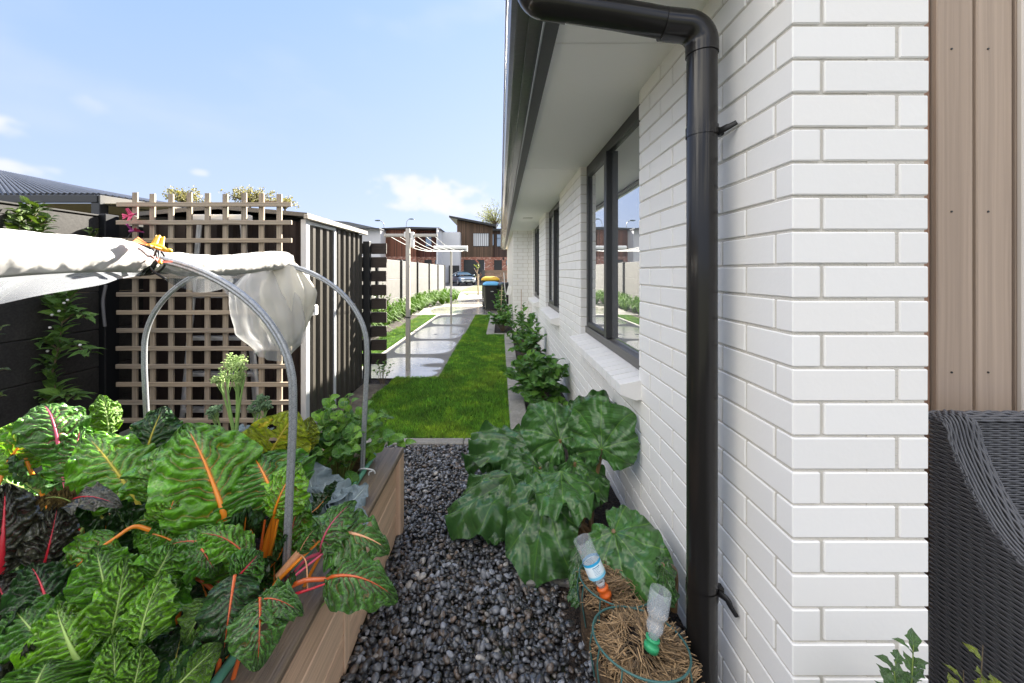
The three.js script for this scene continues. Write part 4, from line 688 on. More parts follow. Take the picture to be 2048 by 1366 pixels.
// ---------------------------------------------------------------- chard
const chards = [
  ['large rainbow chard in the planter centre with a broad leaf on an orange rib', -1.02, 1.22], ['orange stemmed chard beside the foot of the nearer hoop', -0.83, 1.26], ['pale ribbed chard in the planter corner nearest the camera', -0.95, 0.80], ['dark purple chard with red stalks at the left photo edge', -1.18, 0.86],
  ['sunlit chard with orange and pink ribs at the far left of the planter', -1.62, 1.48], ['yellow ribbed green chard left of the planter centre', -1.28, 1.30], ['drooping chard with peach stalks spilling over the planter edge', -0.72, 1.14], ['yellowing spotted chard behind the hoop at the planter end', -1.02, 1.62], ['low chard with glossy leaves hanging at the planter near corner', -0.70, 0.86],
].map(([label, x, D]) => thing('chard_plant', label, 'chard', P(x, 0.35, D), 'chard plants in the raised planter'));
let leafSeed = 100;
// hero leaf: base and tip as line of sight plus depth, width in photo pixels
function chardLeaf(k, [bx, by, bD], [tx, ty, tD], wpx, kind, rib, o = {}) {
  const B = Q(bx, by, bD), Tp = Q(tx, ty, tD), m = B.clone().add(Tp).multiplyScalar(0.5), W = wpx / FOC * (bD + tD) / 2, plant = chards[k], seed = ++leafSeed;
  const face = (o.face ? V(...o.face).normalize() : facing(m, o.up ?? 0.45, o.side ?? 0)), rr = rng(seed * 31), bl = blade(B, Tp, face.add(V((rr() - 0.5) * 0.7, (rr() - 0.5) * 0.5, 0)).normalize(), W * 1.02, { seed, tipBend: -0.10 - 0.16 * rr(), ...o, fold: (o.fold ?? 0.16) + 0.10 * rr() });
  const leaf = part('leaf', bl.g, chardMat(kind, rib), plant);
  const r0 = Math.min(0.0052, W * 0.032) * (o.rib ?? 1), pts = [], end = o.ribTo ?? 0.86;
  const G = o.stem ? Q(...o.stem) : V(mix(B.x, plant.position.x, 0.6), Math.min(0.36, B.y - 0.02), mix(B.z, plant.position.z, 0.6));
  const mid = G.clone().lerp(B, 0.55).addScaledVector(bl.n, -0.01); mid.y += 0.02;
  for (const p of curve([G, mid, B, bl.spine(0.12)], 12).slice(0, -1)) pts.push(p);
  const nS = pts.length; for (let i = 0; i <= 14; i++) { const t = 0.1 + (end - 0.1) * i / 14; pts.push(bl.spine(t).addScaledVector(bl.n, 0.0016)); }
  const N = pts.length; part('stalk', sweep(pts, (f) => { const i = f * (N - 1); return i < nS ? mix(r0 * 1.55, r0 * 1.0, i / nS) : mix(r0 * 0.10, r0 * 1.0, Math.pow(1 - (i - nS) / (N - nS), 1.7)); }, 8, { rx: 0.62, ry: 1, up: bl.n }), RIB[rib], leaf);
  return leaf;
}
const H = chardLeaf;
// far row first, then towards the camera
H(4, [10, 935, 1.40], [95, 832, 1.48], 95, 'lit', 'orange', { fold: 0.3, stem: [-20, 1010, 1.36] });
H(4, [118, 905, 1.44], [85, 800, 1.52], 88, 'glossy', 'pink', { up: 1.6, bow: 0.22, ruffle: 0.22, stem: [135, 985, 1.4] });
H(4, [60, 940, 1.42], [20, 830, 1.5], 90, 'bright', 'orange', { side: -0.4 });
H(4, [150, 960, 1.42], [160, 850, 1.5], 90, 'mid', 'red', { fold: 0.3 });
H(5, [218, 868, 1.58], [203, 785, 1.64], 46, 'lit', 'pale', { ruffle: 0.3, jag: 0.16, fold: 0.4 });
H(5, [290, 925, 1.46], [322, 818, 1.52], 88, 'dark', 'yellow', { fold: 0.35, droop: -0.05 });
H(5, [340, 900, 1.5], [300, 815, 1.55], 60, 'mid', 'pale', { ruffle: 0.25 });
H(5, [272, 1000, 1.30], [168, 858, 1.36], 122, 'green', 'yellow', { up: 0.3, pucker: 0.009, bow: 0.06, rib: 1.0, veins: 1, stem: [300, 1080, 1.28] });
H(5, [306, 1002, 1.26], [326, 890, 1.30], 98, 'green', 'yellow', { up: 0.3, pucker: 0.006, veins: 1, fold: 0.16 });
H(7, [532, 925, 1.56], [586, 828, 1.60], 122, 'yellow', 'yellow', { holes: 4, up: 0.25, ruffle: 0.12, pucker: 0.004, veins: 1, fold: 0.05, stem: [512, 1000, 1.55] });
H(7, [600, 905, 1.62], [622, 835, 1.66], 50, 'yellow', 'pale', { ruffle: 0.3 });
H(0, [456, 1055, 1.18], [372, 832, 1.27], 168, 'green', 'orange', { up: 0.25, pucker: 0.017, bow: 0.10, rib: 1.7, veins: 1, fold: 0.10, ruffle: 0.10, stem: [470, 1140, 1.15] });
H(0, [440, 1010, 1.24], [330, 870, 1.32], 110, 'mid', 'orange', { up: 0.4, side: -0.3, pucker: 0.008 });
H(1, [556, 1015, 1.24], [505, 905, 1.30], 176, 'mid', 'orange', { up: 0.9, pucker: 0.012, bow: 0.24, fold: 0.42, ruffle: 0.18, rib: 1.5, stem: [520, 1145, 1.2] });
H(1, [548, 1035, 1.22], [590, 930, 1.25], 96, 'bright', 'orange', { up: 0.3, pucker: 0.010, bow: 0.16, fold: 0.3, ruffle: 0.2, stem: [535, 1140, 1.2] });
H(1, [500, 1060, 1.2], [468, 960, 1.25], 92, 'mid', 'orange', { up: 0.2, side: -0.5, pucker: 0.010, bow: 0.2, fold: 0.3, stem: [505, 1150, 1.1] });
H(1, [566, 1130, 1.26], [600, 992, 1.32], 86, 'green', 'deep', { up: 0.2, side: 0.3, pucker: 0.010, fold: 0.2 });
H(0, [480, 1150, 1.08], [400, 1050, 1.08], 84, 'green', 'deep', { up: 1.0, pucker: 0.009, bow: 0.14, fold: 0.3 });
H(0, [505, 1128, 1.05], [388, 1058, 1.06], 66, 'green', 'deep', { up: 1.2, pucker: 0.010, bow: 0.18, fold: 0.35 });
H(0, [452, 1098, 1.05], [300, 1092, 1.05], 62, 'mid', 'deep', { up: 1.4, fold: 0.3, bow: 0.14, ruffle: 0.12 });
H(0, [395, 1090, 1.05], [430, 1140, 1.0], 92, 'mid', 'deep', { up: 1.0, bow: 0.2, fold: 0.3 });
H(5, [360, 1050, 1.14], [262, 1035, 1.12], 66, 'mid', 'yellow', { up: 1.0 });
H(5, [350, 1085, 1.10], [268, 1062, 1.1], 60, 'green', 'orange', { up: 1.3, ruffle: 0.2 });
H(5, [330, 1045, 1.12], [352, 985, 1.14], 70, 'bright', 'orange', { up: 0.9, ruffle: 0.25, bow: 0.2 });
H(5, [232, 1075, 1.05], [108, 1170, 0.98], 92, 'green', 'orange', { up: 0.5, side: -0.2, pucker: 0.005, bow: 0.14, fold: 0.18, stem: [300, 1060, 1.1] });
H(3, [-2, 1150, 0.96], [12, 968, 1.0], 112, 'purple', 'red', { up: 0.2, side: 0.3, pucker: 0.017, fold: 0.35, rib: 2.0 });
H(3, [85, 1140, 0.99], [118, 1005, 1.03], 74, 'purple', 'red', { up: 0.5, side: 0.2, pucker: 0.016, fold: 0.5, bow: 0.12 });
H(3, [130, 1010, 1.08], [228, 992, 1.04], 54, 'purple', 'red', { up: 1.8, fold: 0.1, pucker: 0.004, bow: 0.1 });
H(3, [150, 1010, 1.07], [72, 1000, 1.04], 40, 'dry', 'pale', { up: 0.8, ruffle: 0.5, bow: 0.3, pucker: 0.01 });
H(3, [20, 1240, 0.92], [-10, 1150, 0.94], 90, 'purple', 'red', { pucker: 0.014 });
H(3, [100, 1230, 0.9], [60, 1120, 0.96], 90, 'dark', 'red', { pucker: 0.01, fold: 0.3 });
H(2, [158, 1330, 0.82], [104, 1200, 0.88], 132, 'bright', 'pale', { up: 0.35, pucker: 0.011, bow: 0.08, rib: 1.2, fold: 0.14 });
H(2, [280, 1290, 0.84], [318, 1146, 0.90], 84, 'bright', 'pale', { holes: 2, up: 0.35, pucker: 0.010, bow: 0.1, rib: 1.1, fold: 0.2 });
H(2, [222, 1270, 0.86], [252, 1112, 0.93], 74, 'bright', 'pale', { up: 0.3, pucker: 0.012, bow: 0.12, fold: 0.3 });
H(2, [215, 1200, 0.9], [190, 1090, 0.95], 90, 'green', 'pale', { up: 0.5, pucker: 0.01 });
H(2, [228, 1390, 0.78], [226, 1268, 0.82], 60, 'bright', 'pale', { pucker: 0.009, fold: 0.25 });
H(2, [262, 1395, 0.76], [285, 1290, 0.80], 62, 'bright', 'pale', { pucker: 0.010, fold: 0.25, bow: 0.14 });
H(2, [60, 1400, 0.74], [96, 1318, 0.78], 170, 'green', 'pale', { up: 0.9, pucker: 0.008, bow: 0.16 });
H(2, [330, 1400, 0.78], [436, 1290, 0.84], 82, 'lit', 'pale', { up: 0.5, pucker: 0.006, bow: 0.12, fold: 0.2, stem: [300, 1420, 0.76] });
H(2, [100, 1300, 0.84], [20, 1210, 0.88], 100, 'mid', 'pale', { pucker: 0.01 });
H(2, [300, 1170, 0.95], [345, 1090, 0.99], 90, 'green', 'pale', { up: 0.9, pucker: 0.010, bow: 0.2 });
H(8, [428, 1200, 0.92], [365, 1290, 0.86], 74, 'lit', 'pale', { up: 0.4, pucker: 0.005, bow: 0.2, holes: 4, fold: 0.2 });
H(8, [470, 1150, 0.94], [445, 1320, 0.86], 96, 'dark', 'deep', { up: 0.3, pucker: 0.006, bow: 0.16, fold: 0.4 });
H(8, [520, 1196, 0.92], [516, 1335, 0.83], 100, 'glossy', 'deep', { holes: 4, up: 1.5, pucker: 0.006, bow: 0.22, fold: 0.35, ruffle: 0.2 });
H(8, [510, 1210, 0.93], [600, 1215, 0.90], 66, 'glossy', 'deep', { up: 1.5, bow: 0.2, ruffle: 0.3, fold: 0.25 });
H(8, [470, 1160, 0.96], [520, 1105, 0.99], 74, 'mid', 'red', { up: 0.7, fold: 0.3 });
H(6, [645, 1070, 1.19], [780, 1082, 1.20], 96, 'glossy', 'peach', { holes: 3, up: 1.2, side: 0.2, bow: 0.16, fold: 0.26, ruffle: 0.26, droop: 0.10, rib: 1.9, veins: 1, stem: [556, 1155, 1.14] });
H(6, [640, 1105, 1.16], [700, 1000, 1.22], 74, 'glossy', 'pink', { up: 1.0, side: -0.3, bow: 0.2, ruffle: 0.3, fold: 0.25, stem: [570, 1165, 1.15] });
H(6, [650, 1158, 1.10], [795, 1172, 1.10], 92, 'glossy', 'deep', { up: 1.1, side: 0.1, bow: 0.22, fold: 0.4, ruffle: 0.24, droop: 0.12, rib: 1.2, stem: [550, 1190, 1.08] });
H(6, [660, 1085, 1.17], [735, 1140, 1.14], 76, 'mid', 'orange', { up: 0.6, side: 0.4, pucker: 0.010, bow: 0.1, fold: 0.3 });
H(6, [735, 1150, 1.12], [745, 1215, 1.09], 30, 'yellow', 'pale', { up: 0.3, side: 0.3, ruffle: 0.3 });
H(6, [600, 1105, 1.14], [632, 1052, 1.16], 34, 'mid', 'peach', { up: 0.6, ruffle: 0.3, stem: [615, 1180, 1.1] });
for (const [k, a, b, c, rib, r] of [[1, [505, 1150, 1.19], [500, 1090, 1.19], [492, 1030, 1.22], 'orange', 0.0075], [1, [515, 1155, 1.19], [522, 1095, 1.19], [530, 1040, 1.2], 'deep', 0.007], [1, [525, 1150, 1.19], [545, 1090, 1.2], [556, 1040, 1.21], 'orange', 0.0085], [0, [432, 1185, 1.04], [400, 1160, 1.03], [352, 1148, 1.03], 'deep', 0.0075], [0, [445, 1200, 1.03], [432, 1140, 1.06], [436, 1090, 1.1], 'red', 0.007], [0, [470, 1200, 1.03], [468, 1140, 1.06], [462, 1090, 1.1], 'red', 0.006], [6, [548, 1170, 1.12], [600, 1118, 1.14], [668, 1056, 1.19], 'orange', 0.0085], [6, [552, 1185, 1.11], [610, 1135, 1.13], [675, 1085, 1.17], 'pink', 0.006], [6, [540, 1200, 1.08], [600, 1185, 1.08], [650, 1168, 1.09], 'red', 0.006], [0, [470, 1140, 1.14], [455, 1075, 1.16], [440, 1020, 1.19], 'orange', 0.0085]])
  part('stalk', sweep(curve([Q(...a), Q(...b), Q(...c)], 10), (t) => r * (1 - 0.45 * t), 9, { rx: 0.7 }), RIB[rib], chards[k]);
// filling leaves lower down in each plant, mostly coloured dark for shaded gaps
{
  const R = rng(77), protos = [];
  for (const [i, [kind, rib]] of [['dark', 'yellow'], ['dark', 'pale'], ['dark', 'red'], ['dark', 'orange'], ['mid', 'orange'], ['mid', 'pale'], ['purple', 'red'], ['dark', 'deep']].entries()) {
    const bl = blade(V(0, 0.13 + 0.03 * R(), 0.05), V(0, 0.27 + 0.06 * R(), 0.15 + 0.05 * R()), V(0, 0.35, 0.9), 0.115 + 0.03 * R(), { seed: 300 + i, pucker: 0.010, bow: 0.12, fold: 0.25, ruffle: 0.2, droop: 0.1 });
    const m = new THREE.Mesh(bl.g, chardMat(kind, rib)); m.name = 'leaf';
    const pts = [V(0, 0, 0), V(0, 0.07, 0.018), bl.spine(0)]; for (let k = 1; k <= 8; k++) pts.push(bl.spine(k / 8 * 0.85).addScaledVector(bl.n, 0.002));
    const s = new THREE.Mesh(sweep(pts, (f) => mix(0.0075, 0.0008, f), 7), RIB[rib]); s.name = 'stalk'; m.add(s); protos.push(m);
  }
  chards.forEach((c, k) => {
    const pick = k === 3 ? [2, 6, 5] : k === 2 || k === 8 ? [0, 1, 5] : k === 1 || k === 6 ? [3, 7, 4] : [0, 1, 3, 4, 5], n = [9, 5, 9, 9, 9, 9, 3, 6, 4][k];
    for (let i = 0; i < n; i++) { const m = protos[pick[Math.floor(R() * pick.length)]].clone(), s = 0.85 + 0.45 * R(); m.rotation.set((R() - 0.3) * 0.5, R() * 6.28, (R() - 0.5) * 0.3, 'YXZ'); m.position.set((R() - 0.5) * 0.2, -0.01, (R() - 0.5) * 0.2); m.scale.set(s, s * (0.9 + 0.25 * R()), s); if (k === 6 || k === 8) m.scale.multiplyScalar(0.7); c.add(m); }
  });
}
// ---------------------------------------------------------------- cabbage
{
  const c = thing('cabbage_plant', 'blue grey cabbage leaves between the chard and the planter corner', 'cabbage', P(-0.88, 0.35, 1.58)), rib = phy(0.42, 0.5, 0.5, 0.5);
  for (const [b, t, w, o] of [[[640, 1030, 1.55], [612, 925, 1.62], 105, { up: 0.3, side: 0.2 }], [[610, 1040, 1.52], [650, 990, 1.5], 90, { up: 0.6 }], [[668, 1030, 1.5], [735, 968, 1.62], 70, { up: 1.6, ruffle: 0.35, jag: 0.12 }], [[650, 1010, 1.52], [650, 950, 1.66], 110, { up: 1.2 }], [[640, 1080, 1.4], [600, 1130, 1.34], 90, { up: 0.4 }], [[690, 1030, 1.5], [728, 1060, 1.42], 60, { up: 1.0 }], [[625, 1090, 1.4], [655, 1150, 1.3], 90, { up: 0.4 }]]) {
    const B = Q(...b), Tp = Q(...t), m = B.clone().add(Tp).multiplyScalar(0.5), bl = blade(B, Tp, facing(m, o.up, o.side ?? 0), w / FOC * b[2], { shape: SHAPE.round, pucker: 0.002, ruffle: o.ruffle ?? 0.16, bow: -0.12, fold: -0.15, seed: w + b[0], jag: o.jag ?? 0.05 });
    const lf = part('leaf', bl.g, cabbageM, c); const pts = [V(-0.88, 0.35, -1.55)]; for (let k = 0; k <= 10; k++) pts.push(bl.spine(k / 10 * 0.85).addScaledVector(bl.n, 0.001)); part('stalk', sweep(pts, (f) => mix(0.007, 0.0008, f), 7), rib, lf);
  }
}
// ---------------------------------------------------------------- broccoli running to flower
{
  const R = rng(81), stemM = phy(0.22, 0.36, 0.10, 0.5), pale = std(0.34, 0.46, 0.17, 0.8), dark = std(0.12, 0.20, 0.10, 0.8), bg = new THREE.IcosahedronGeometry(1, 0);
  const make = (label, foot, D, heads, mat, size) => {
    const b = thing('broccoli_plant', label, 'broccoli', P((foot[0] - PX) / FOC * D, 0.35, D)), F = Q(foot[0], foot[1], D), buds = [];
    for (const [hx, hy, hr] of heads) {
      const c = Q(hx, hy, D + (R() - 0.5) * 0.06), mid = F.clone().lerp(c, 0.55).add(V((R() - 0.5) * 0.02, 0.0, 0));
      part('stem', sweep(curve([F, mid, c], 10), (t) => mix(0.007, 0.003, t), 7), stemM, b);
      for (let i = 0; i < 7; i++) { const e = c.clone().add(V((R() - 0.5) * 1.6, 0.5 + R() * 0.7, (R() - 0.5) * 1.6).multiplyScalar(hr / FOC * D)), st = mid.clone().lerp(c, 0.3 + R() * 0.6); part('stem', sweep([st, e], 0.0016, 5), stemM, b); for (let q = 0; q < 22; q++) { const g = bg.clone(), s = size * (0.6 + 0.7 * R()); g.scale(s, s, s); g.translate(e.x + (R() - 0.5) * hr / FOC * D * 0.75, e.y + (R() - 0.5) * hr / FOC * D * 0.6, e.z + (R() - 0.5) * hr / FOC * D * 0.75); buds.push(g); } }
    }
    stuff(part('buds', merge(buds), mat, b));
    for (let i = 0; i < 5; i++) { const a = R() * 6.28, B = F.clone().add(V(0, -0.02 + 0.03 * R(), 0)), Tp = B.clone().add(V(Math.cos(a) * 0.1, 0.03 + 0.05 * R(), Math.sin(a) * 0.1)); part('leaf', blade(B, Tp, V(0, 1, 0.5), 0.05, { shape: SHAPE.oval, pucker: 0.002, seed: 900 + i, nx: 6, ny: 14 }).g, cabbageM, b); }
  };
  make('tall pale broccoli gone to flower in front of the trellis', [472, 885, 1.78], 1.78, [[452, 752, 24], [470, 740, 22], [490, 752, 24], [478, 770, 20], [440, 768, 14]], pale, 0.0042);
  make('dark compact broccoli head right of the pale flowering one', [500, 890, 1.8], 1.8, [[522, 812, 16], [534, 822, 14], [515, 825, 12]], dark, 0.0050);
  make('small broccoli head low on the left of the pale flowering one', [455, 900, 1.8], 1.8, [[435, 832, 13], [425, 838, 9]], dark, 0.0050);
}

// ---------------------------------------------------------------- leafy shrubs: separate leaves on branches
const leafGeos = (shape, W, n, o = {}) => Array.from({ length: n }, (_, i) => blade(V(0, 0, 0), V(0, 0.18, 0.98), V(0, 1, -0.15), W, { shape, pucker: 0, ruffle: 0.1, fold: -0.22, bow: 0.10, droop: 0.25, nx: 3, ny: 8, jag: 0.03, seed: 500 + i + W * 100, ...o }).g);
const LG = { round: leafGeos(SHAPE.round, 0.86, 4), oval: leafGeos(SHAPE.oval, 0.62, 4), lance: leafGeos(SHAPE.lance, 0.40, 4), lobed: leafGeos(SHAPE.lance, 0.5, 3, { jag: 0.6, ruffle: 0.2 }) };
const smallMat = (r, g, b, o = {}) => phy(r, g, b, 0.9, { transmission: 0.28, specularIntensity: 0.5, clearcoat: 0.3, clearcoatRoughness: 0.15, map: T.leaf, ...bump(T.leafBump, 0.003), ...o });
const SL = { hyd: [smallMat(0.085, 0.25, 0.034), smallMat(0.12, 0.34, 0.038), smallMat(0.19, 0.46, 0.045)], climb: [smallMat(0.12, 0.29, 0.04), smallMat(0.17, 0.39, 0.05), smallMat(0.25, 0.50, 0.07)], lit: [smallMat(0.085, 0.17, 0.012), smallMat(0.13, 0.23, 0.015), smallMat(0.05, 0.11, 0.012)], young: [smallMat(0.18, 0.45, 0.03), smallMat(0.26, 0.58, 0.04), smallMat(0.10, 0.30, 0.03)], red: [smallMat(0.28, 0.07, 0.04), smallMat(0.36, 0.12, 0.06), smallMat(0.2, 0.05, 0.035)], herb: [smallMat(0.11, 0.24, 0.06), smallMat(0.15, 0.31, 0.08)], shoot: [smallMat(0.28, 0.36, 0.02)] };
const twig = phy(0.16, 0.12, 0.07, 0.8), greenTwig = phy(0.20, 0.28, 0.06, 0.6);
function branchLeaves(parent, pts, n, geos, mats, size, R, tw = twig, tr = 0.004, { spread = 1, from = 0.15, upBias = 0.5 } = {}) {
  const c = new THREE.CatmullRomCurve3(pts);
  part('stem', sweep(c.getPoints(10), (t) => tr * (1 - 0.7 * t), 6), tw, parent);
  const up = V(0, 1, 0), q = new THREE.Quaternion(), mt = new THREE.Matrix4();
  for (let i = 0; i < n; i++) {
    const t = from + (1 - from) * (i + R() * 0.6) / n, p = c.getPoint(clamp(t)), tg = c.getTangent(clamp(t)), a = i * 2.4 + R(), d = V(Math.cos(a), (R() - 0.2) * 0.7, Math.sin(a)).multiplyScalar(spread).addScaledVector(tg, 0.5).normalize();
    const nrm = V((R() - 0.5) * 0.8, 1, (R() - 0.2) * 0.8 + upBias * 0.3).normalize(), x = V().crossVectors(nrm, d).normalize(), y = V().crossVectors(d, x);
    mt.makeBasis(x, y, d); q.setFromRotationMatrix(mt);
    const m = part('leaf', geos[Math.floor(R() * geos.length)], mats[Math.floor(R() * mats.length)], parent), s = size * (0.65 + 0.6 * R()) * (1 - 0.25 * t);
    m.quaternion.copy(q); m.scale.setScalar(s); m.position.add(p);
  }
}
function shrub(name, label, category, pos, { n = 12, h = 0.5, r = 0.3, per = 7, geos, mats, size, seed, group, tw, wide = 1, tr, low = category === 'hydrangea' }) {
  const s = thing(name, label, category, pos, group), R = rng(seed);
  for (let i = 0; i < n; i++) { const a = i * 2.4 + R() * 0.8, k = Math.sqrt((i + 0.5) / n), e = pos.clone().add(V(Math.cos(a) * r * k * wide, h * (1 - 0.45 * k * k) * (0.8 + 0.3 * R()) * (low && i % 3 === 0 ? 0.35 : 1), Math.sin(a) * r * k)), m = pos.clone().lerp(e, 0.5).add(V(0, h * 0.12, 0)); branchLeaves(s, [pos.clone().add(V(Math.cos(a) * 0.02, 0, Math.sin(a) * 0.02)), m, e], per, geos, mats, size, R, tw, tr, { from: 0.35 }); }
  return s;
}
shrub('hydrangea', 'broad leaved hydrangea nearest in the bed behind the rhubarb', 'hydrangea', P(0.41, 0, 4.05), { n: 46, h: 0.54, r: 0.40, per: 9, geos: LG.oval, mats: SL.hyd, size: 0.15, seed: 201 });
shrub('hydrangea', 'second hydrangea from the rhubarb below the middle window', 'hydrangea', P(0.42, 0, 6.0), { n: 20, h: 0.64, r: 0.34, per: 9, geos: LG.oval, mats: SL.hyd, size: 0.14, seed: 202 });
shrub('hydrangea', 'third hydrangea in the bed beside the thin cane', 'hydrangea', P(0.45, 0, 7.4), { n: 18, h: 0.76, r: 0.34, per: 9, geos: LG.oval, mats: SL.hyd, size: 0.14, seed: 203 });
shrub('hydrangea', 'hydrangea farthest along the bed in front of the bins', 'hydrangea', P(0.06, 0, 9.0), { n: 24, h: 0.66, r: 0.40, per: 9, geos: LG.oval, mats: SL.hyd, size: 0.14, seed: 204 });
shrub('young_shrub', 'upright young leafy shrub with a label stick beside the black bin', 'shrub', P(0.02, 0, 10.6), { n: 12, h: 1.0, r: 0.24, per: 10, geos: LG.oval, mats: SL.hyd, size: 0.12, seed: 205 });
shrub('coral_bells', 'small coral red leaved plant between two hydrangeas', 'plant', P(0.36, 0, 5.0), { n: 10, h: 0.20, r: 0.13, per: 4, geos: LG.round, mats: SL.red, size: 0.06, seed: 206 });
shrub('leafy_seedlings', 'bushy young green leafy plant at the far end of the planter', 'plant', P(-0.80, 0.34, 1.88), { n: 34, h: 0.44, r: 0.25, per: 6, geos: LG.round, mats: SL.young, size: 0.075, seed: 207, tw: greenTwig, wide: 1.1, tr: 0.003 });
{ // trailing shoots over the planter corner
  const s = thing('trailing_plant', 'leafy shoot trailing over the far corner of the planter rail', 'plant', P(-0.72, 0.36, 1.85)), R = rng(208);
  branchLeaves(s, [P(-0.76, 0.36, 1.80), P(-0.68, 0.46, 1.86), P(-0.58, 0.55, 1.92), P(-0.48, 0.52, 1.97)], 11, LG.round, SL.young, 0.085, R, greenTwig, 0.0035, { from: 0.4 });
  branchLeaves(s, [P(-0.76, 0.36, 1.78), P(-0.72, 0.42, 1.72), P(-0.65, 0.46, 1.70)], 5, LG.round, SL.young, 0.085, R, greenTwig, 0.0035, { from: 0.5 });
  branchLeaves(s, [P(-0.76, 0.36, 1.82), P(-0.72, 0.56, 1.95), P(-0.60, 0.66, 2.05)], 7, LG.round, SL.young, 0.07, R, greenTwig, 0.0035, { from: 0.5 });
}
shrub('herb_plant', 'green herb growing at the foot of the brick pier, bottom right', 'herb', P(0.81, 0, 0.76), { n: 18, h: 0.62, r: 0.11, per: 24, geos: LG.lobed, mats: SL.herb, size: 0.045, seed: 209, tw: greenTwig, tr: 0.003 });
shrub('herb_plant', 'yellow green shoot in front of the wicker armchair', 'herb', P(0.985, 0, 0.79), { n: 6, h: 0.78, r: 0.05, per: 8, geos: LG.lobed, mats: SL.shoot, size: 0.042, seed: 210, tw: twig, tr: 0.002 });
shrub('weed', 'straggly dark leaved weed at the foot of the slat screen', 'weed', P(-1.47, 0, 4.72), { n: 9, h: 0.36, r: 0.17, per: 6, geos: LG.oval, mats: SL.hyd, size: 0.045, seed: 211, tr: 0.003 });
shrub('low_bush', 'pale green bush behind the slat screen against the grey fence', 'bush', P(-2.72, 0, 8.6), { n: 18, h: 1.15, r: 0.42, per: 9, geos: LG.oval, mats: SL.lit, size: 0.10, seed: 212 });
{ // espaliered climber on the dark fence
  const c = thing('climbing_plant', 'green climber with white flowers trained up the dark left fence', 'climber', P(-3.25, 0, 2.75)), R = rng(213), A = (px, py, D = 2.74) => Q(px, py, D);
  const runs = [[[95, 850], [110, 780], [105, 740]], [[105, 745], [118, 690], [125, 640]], [[125, 640], [135, 605], [165, 572]], [[105, 740], [70, 748], [38, 775]], [[105, 735], [75, 722], [60, 740]], [[112, 700], [150, 690], [178, 712]], [[112, 695], [85, 680], [75, 702]], [[125, 645], [155, 625], [175, 640]], [[125, 640], [100, 610], [118, 590]], [[95, 800], [60, 790], [30, 815]], [[95, 805], [130, 790], [150, 800]], [[50, 850], [30, 820], [15, 845]]];
  for (const r of runs) branchLeaves(c, r.map(([x, y]) => A(x, y)), 22, LG.lance, SL.climb, 0.13, R, twig, 0.006, { from: 0.1 });
  const fl = new THREE.IcosahedronGeometry(0.009, 1); for (const [x, y] of [[118, 622], [128, 606], [104, 630], [135, 600], [100, 655], [70, 745], [95, 702], [160, 690]]) { const p = A(x, y, 2.70), g = fl.clone(); g.translate(p.x, p.y, p.z); part('flower', g, M.white, c); }
  const t = thing('climbing_plant', 'sunlit upper shoots of a climber above the fence, far left', 'climber', P(-3.2, 1.2, 2.55));
  for (const r of [[[40, 500], [55, 450], [60, 405]], [[45, 480], [30, 450], [18, 432]], [[50, 470], [80, 450], [106, 440]], [[55, 480], [75, 470], [92, 458]], [[50, 475], [30, 465], [5, 462]], [[55, 450], [70, 430], [80, 415]], [[55, 465], [45, 445], [40, 425]]]) branchLeaves(t, r.map(([x, y]) => A(x, y, 2.55)), 15, LG.lance, SL.lit, 0.11, R, twig, 0.006, { from: 0.1 });
  const u = thing('climbing_plant', 'small bright tuft of climber on the fence above the cloth', 'climber', P(-3.25, 1.4, 3.0));
  for (const r of [[[182, 490], [184, 475], [180, 458]], [[182, 485], [192, 470], [196, 460]]]) branchLeaves(u, r.map(([x, y]) => A(x, y, 3.0)), 10, LG.lance, SL.lit, 0.07, R, twig, 0.004);
  const w = thing('climbing_plant', 'yellow green leaf tips at the left photo edge below the cloth', 'climber', P(-2.7, 0.6, 2.0));
  for (const r of [[[-30, 760], [-12, 745], [12, 738]], [[-30, 690], [-12, 672], [4, 655]], [[-30, 815], [-12, 800], [8, 790]]]) branchLeaves(w, r.map(([x, y]) => A(x, y, 2.0)), 7, LG.lance, SL.lit, 0.075, R, twig, 0.004);
}
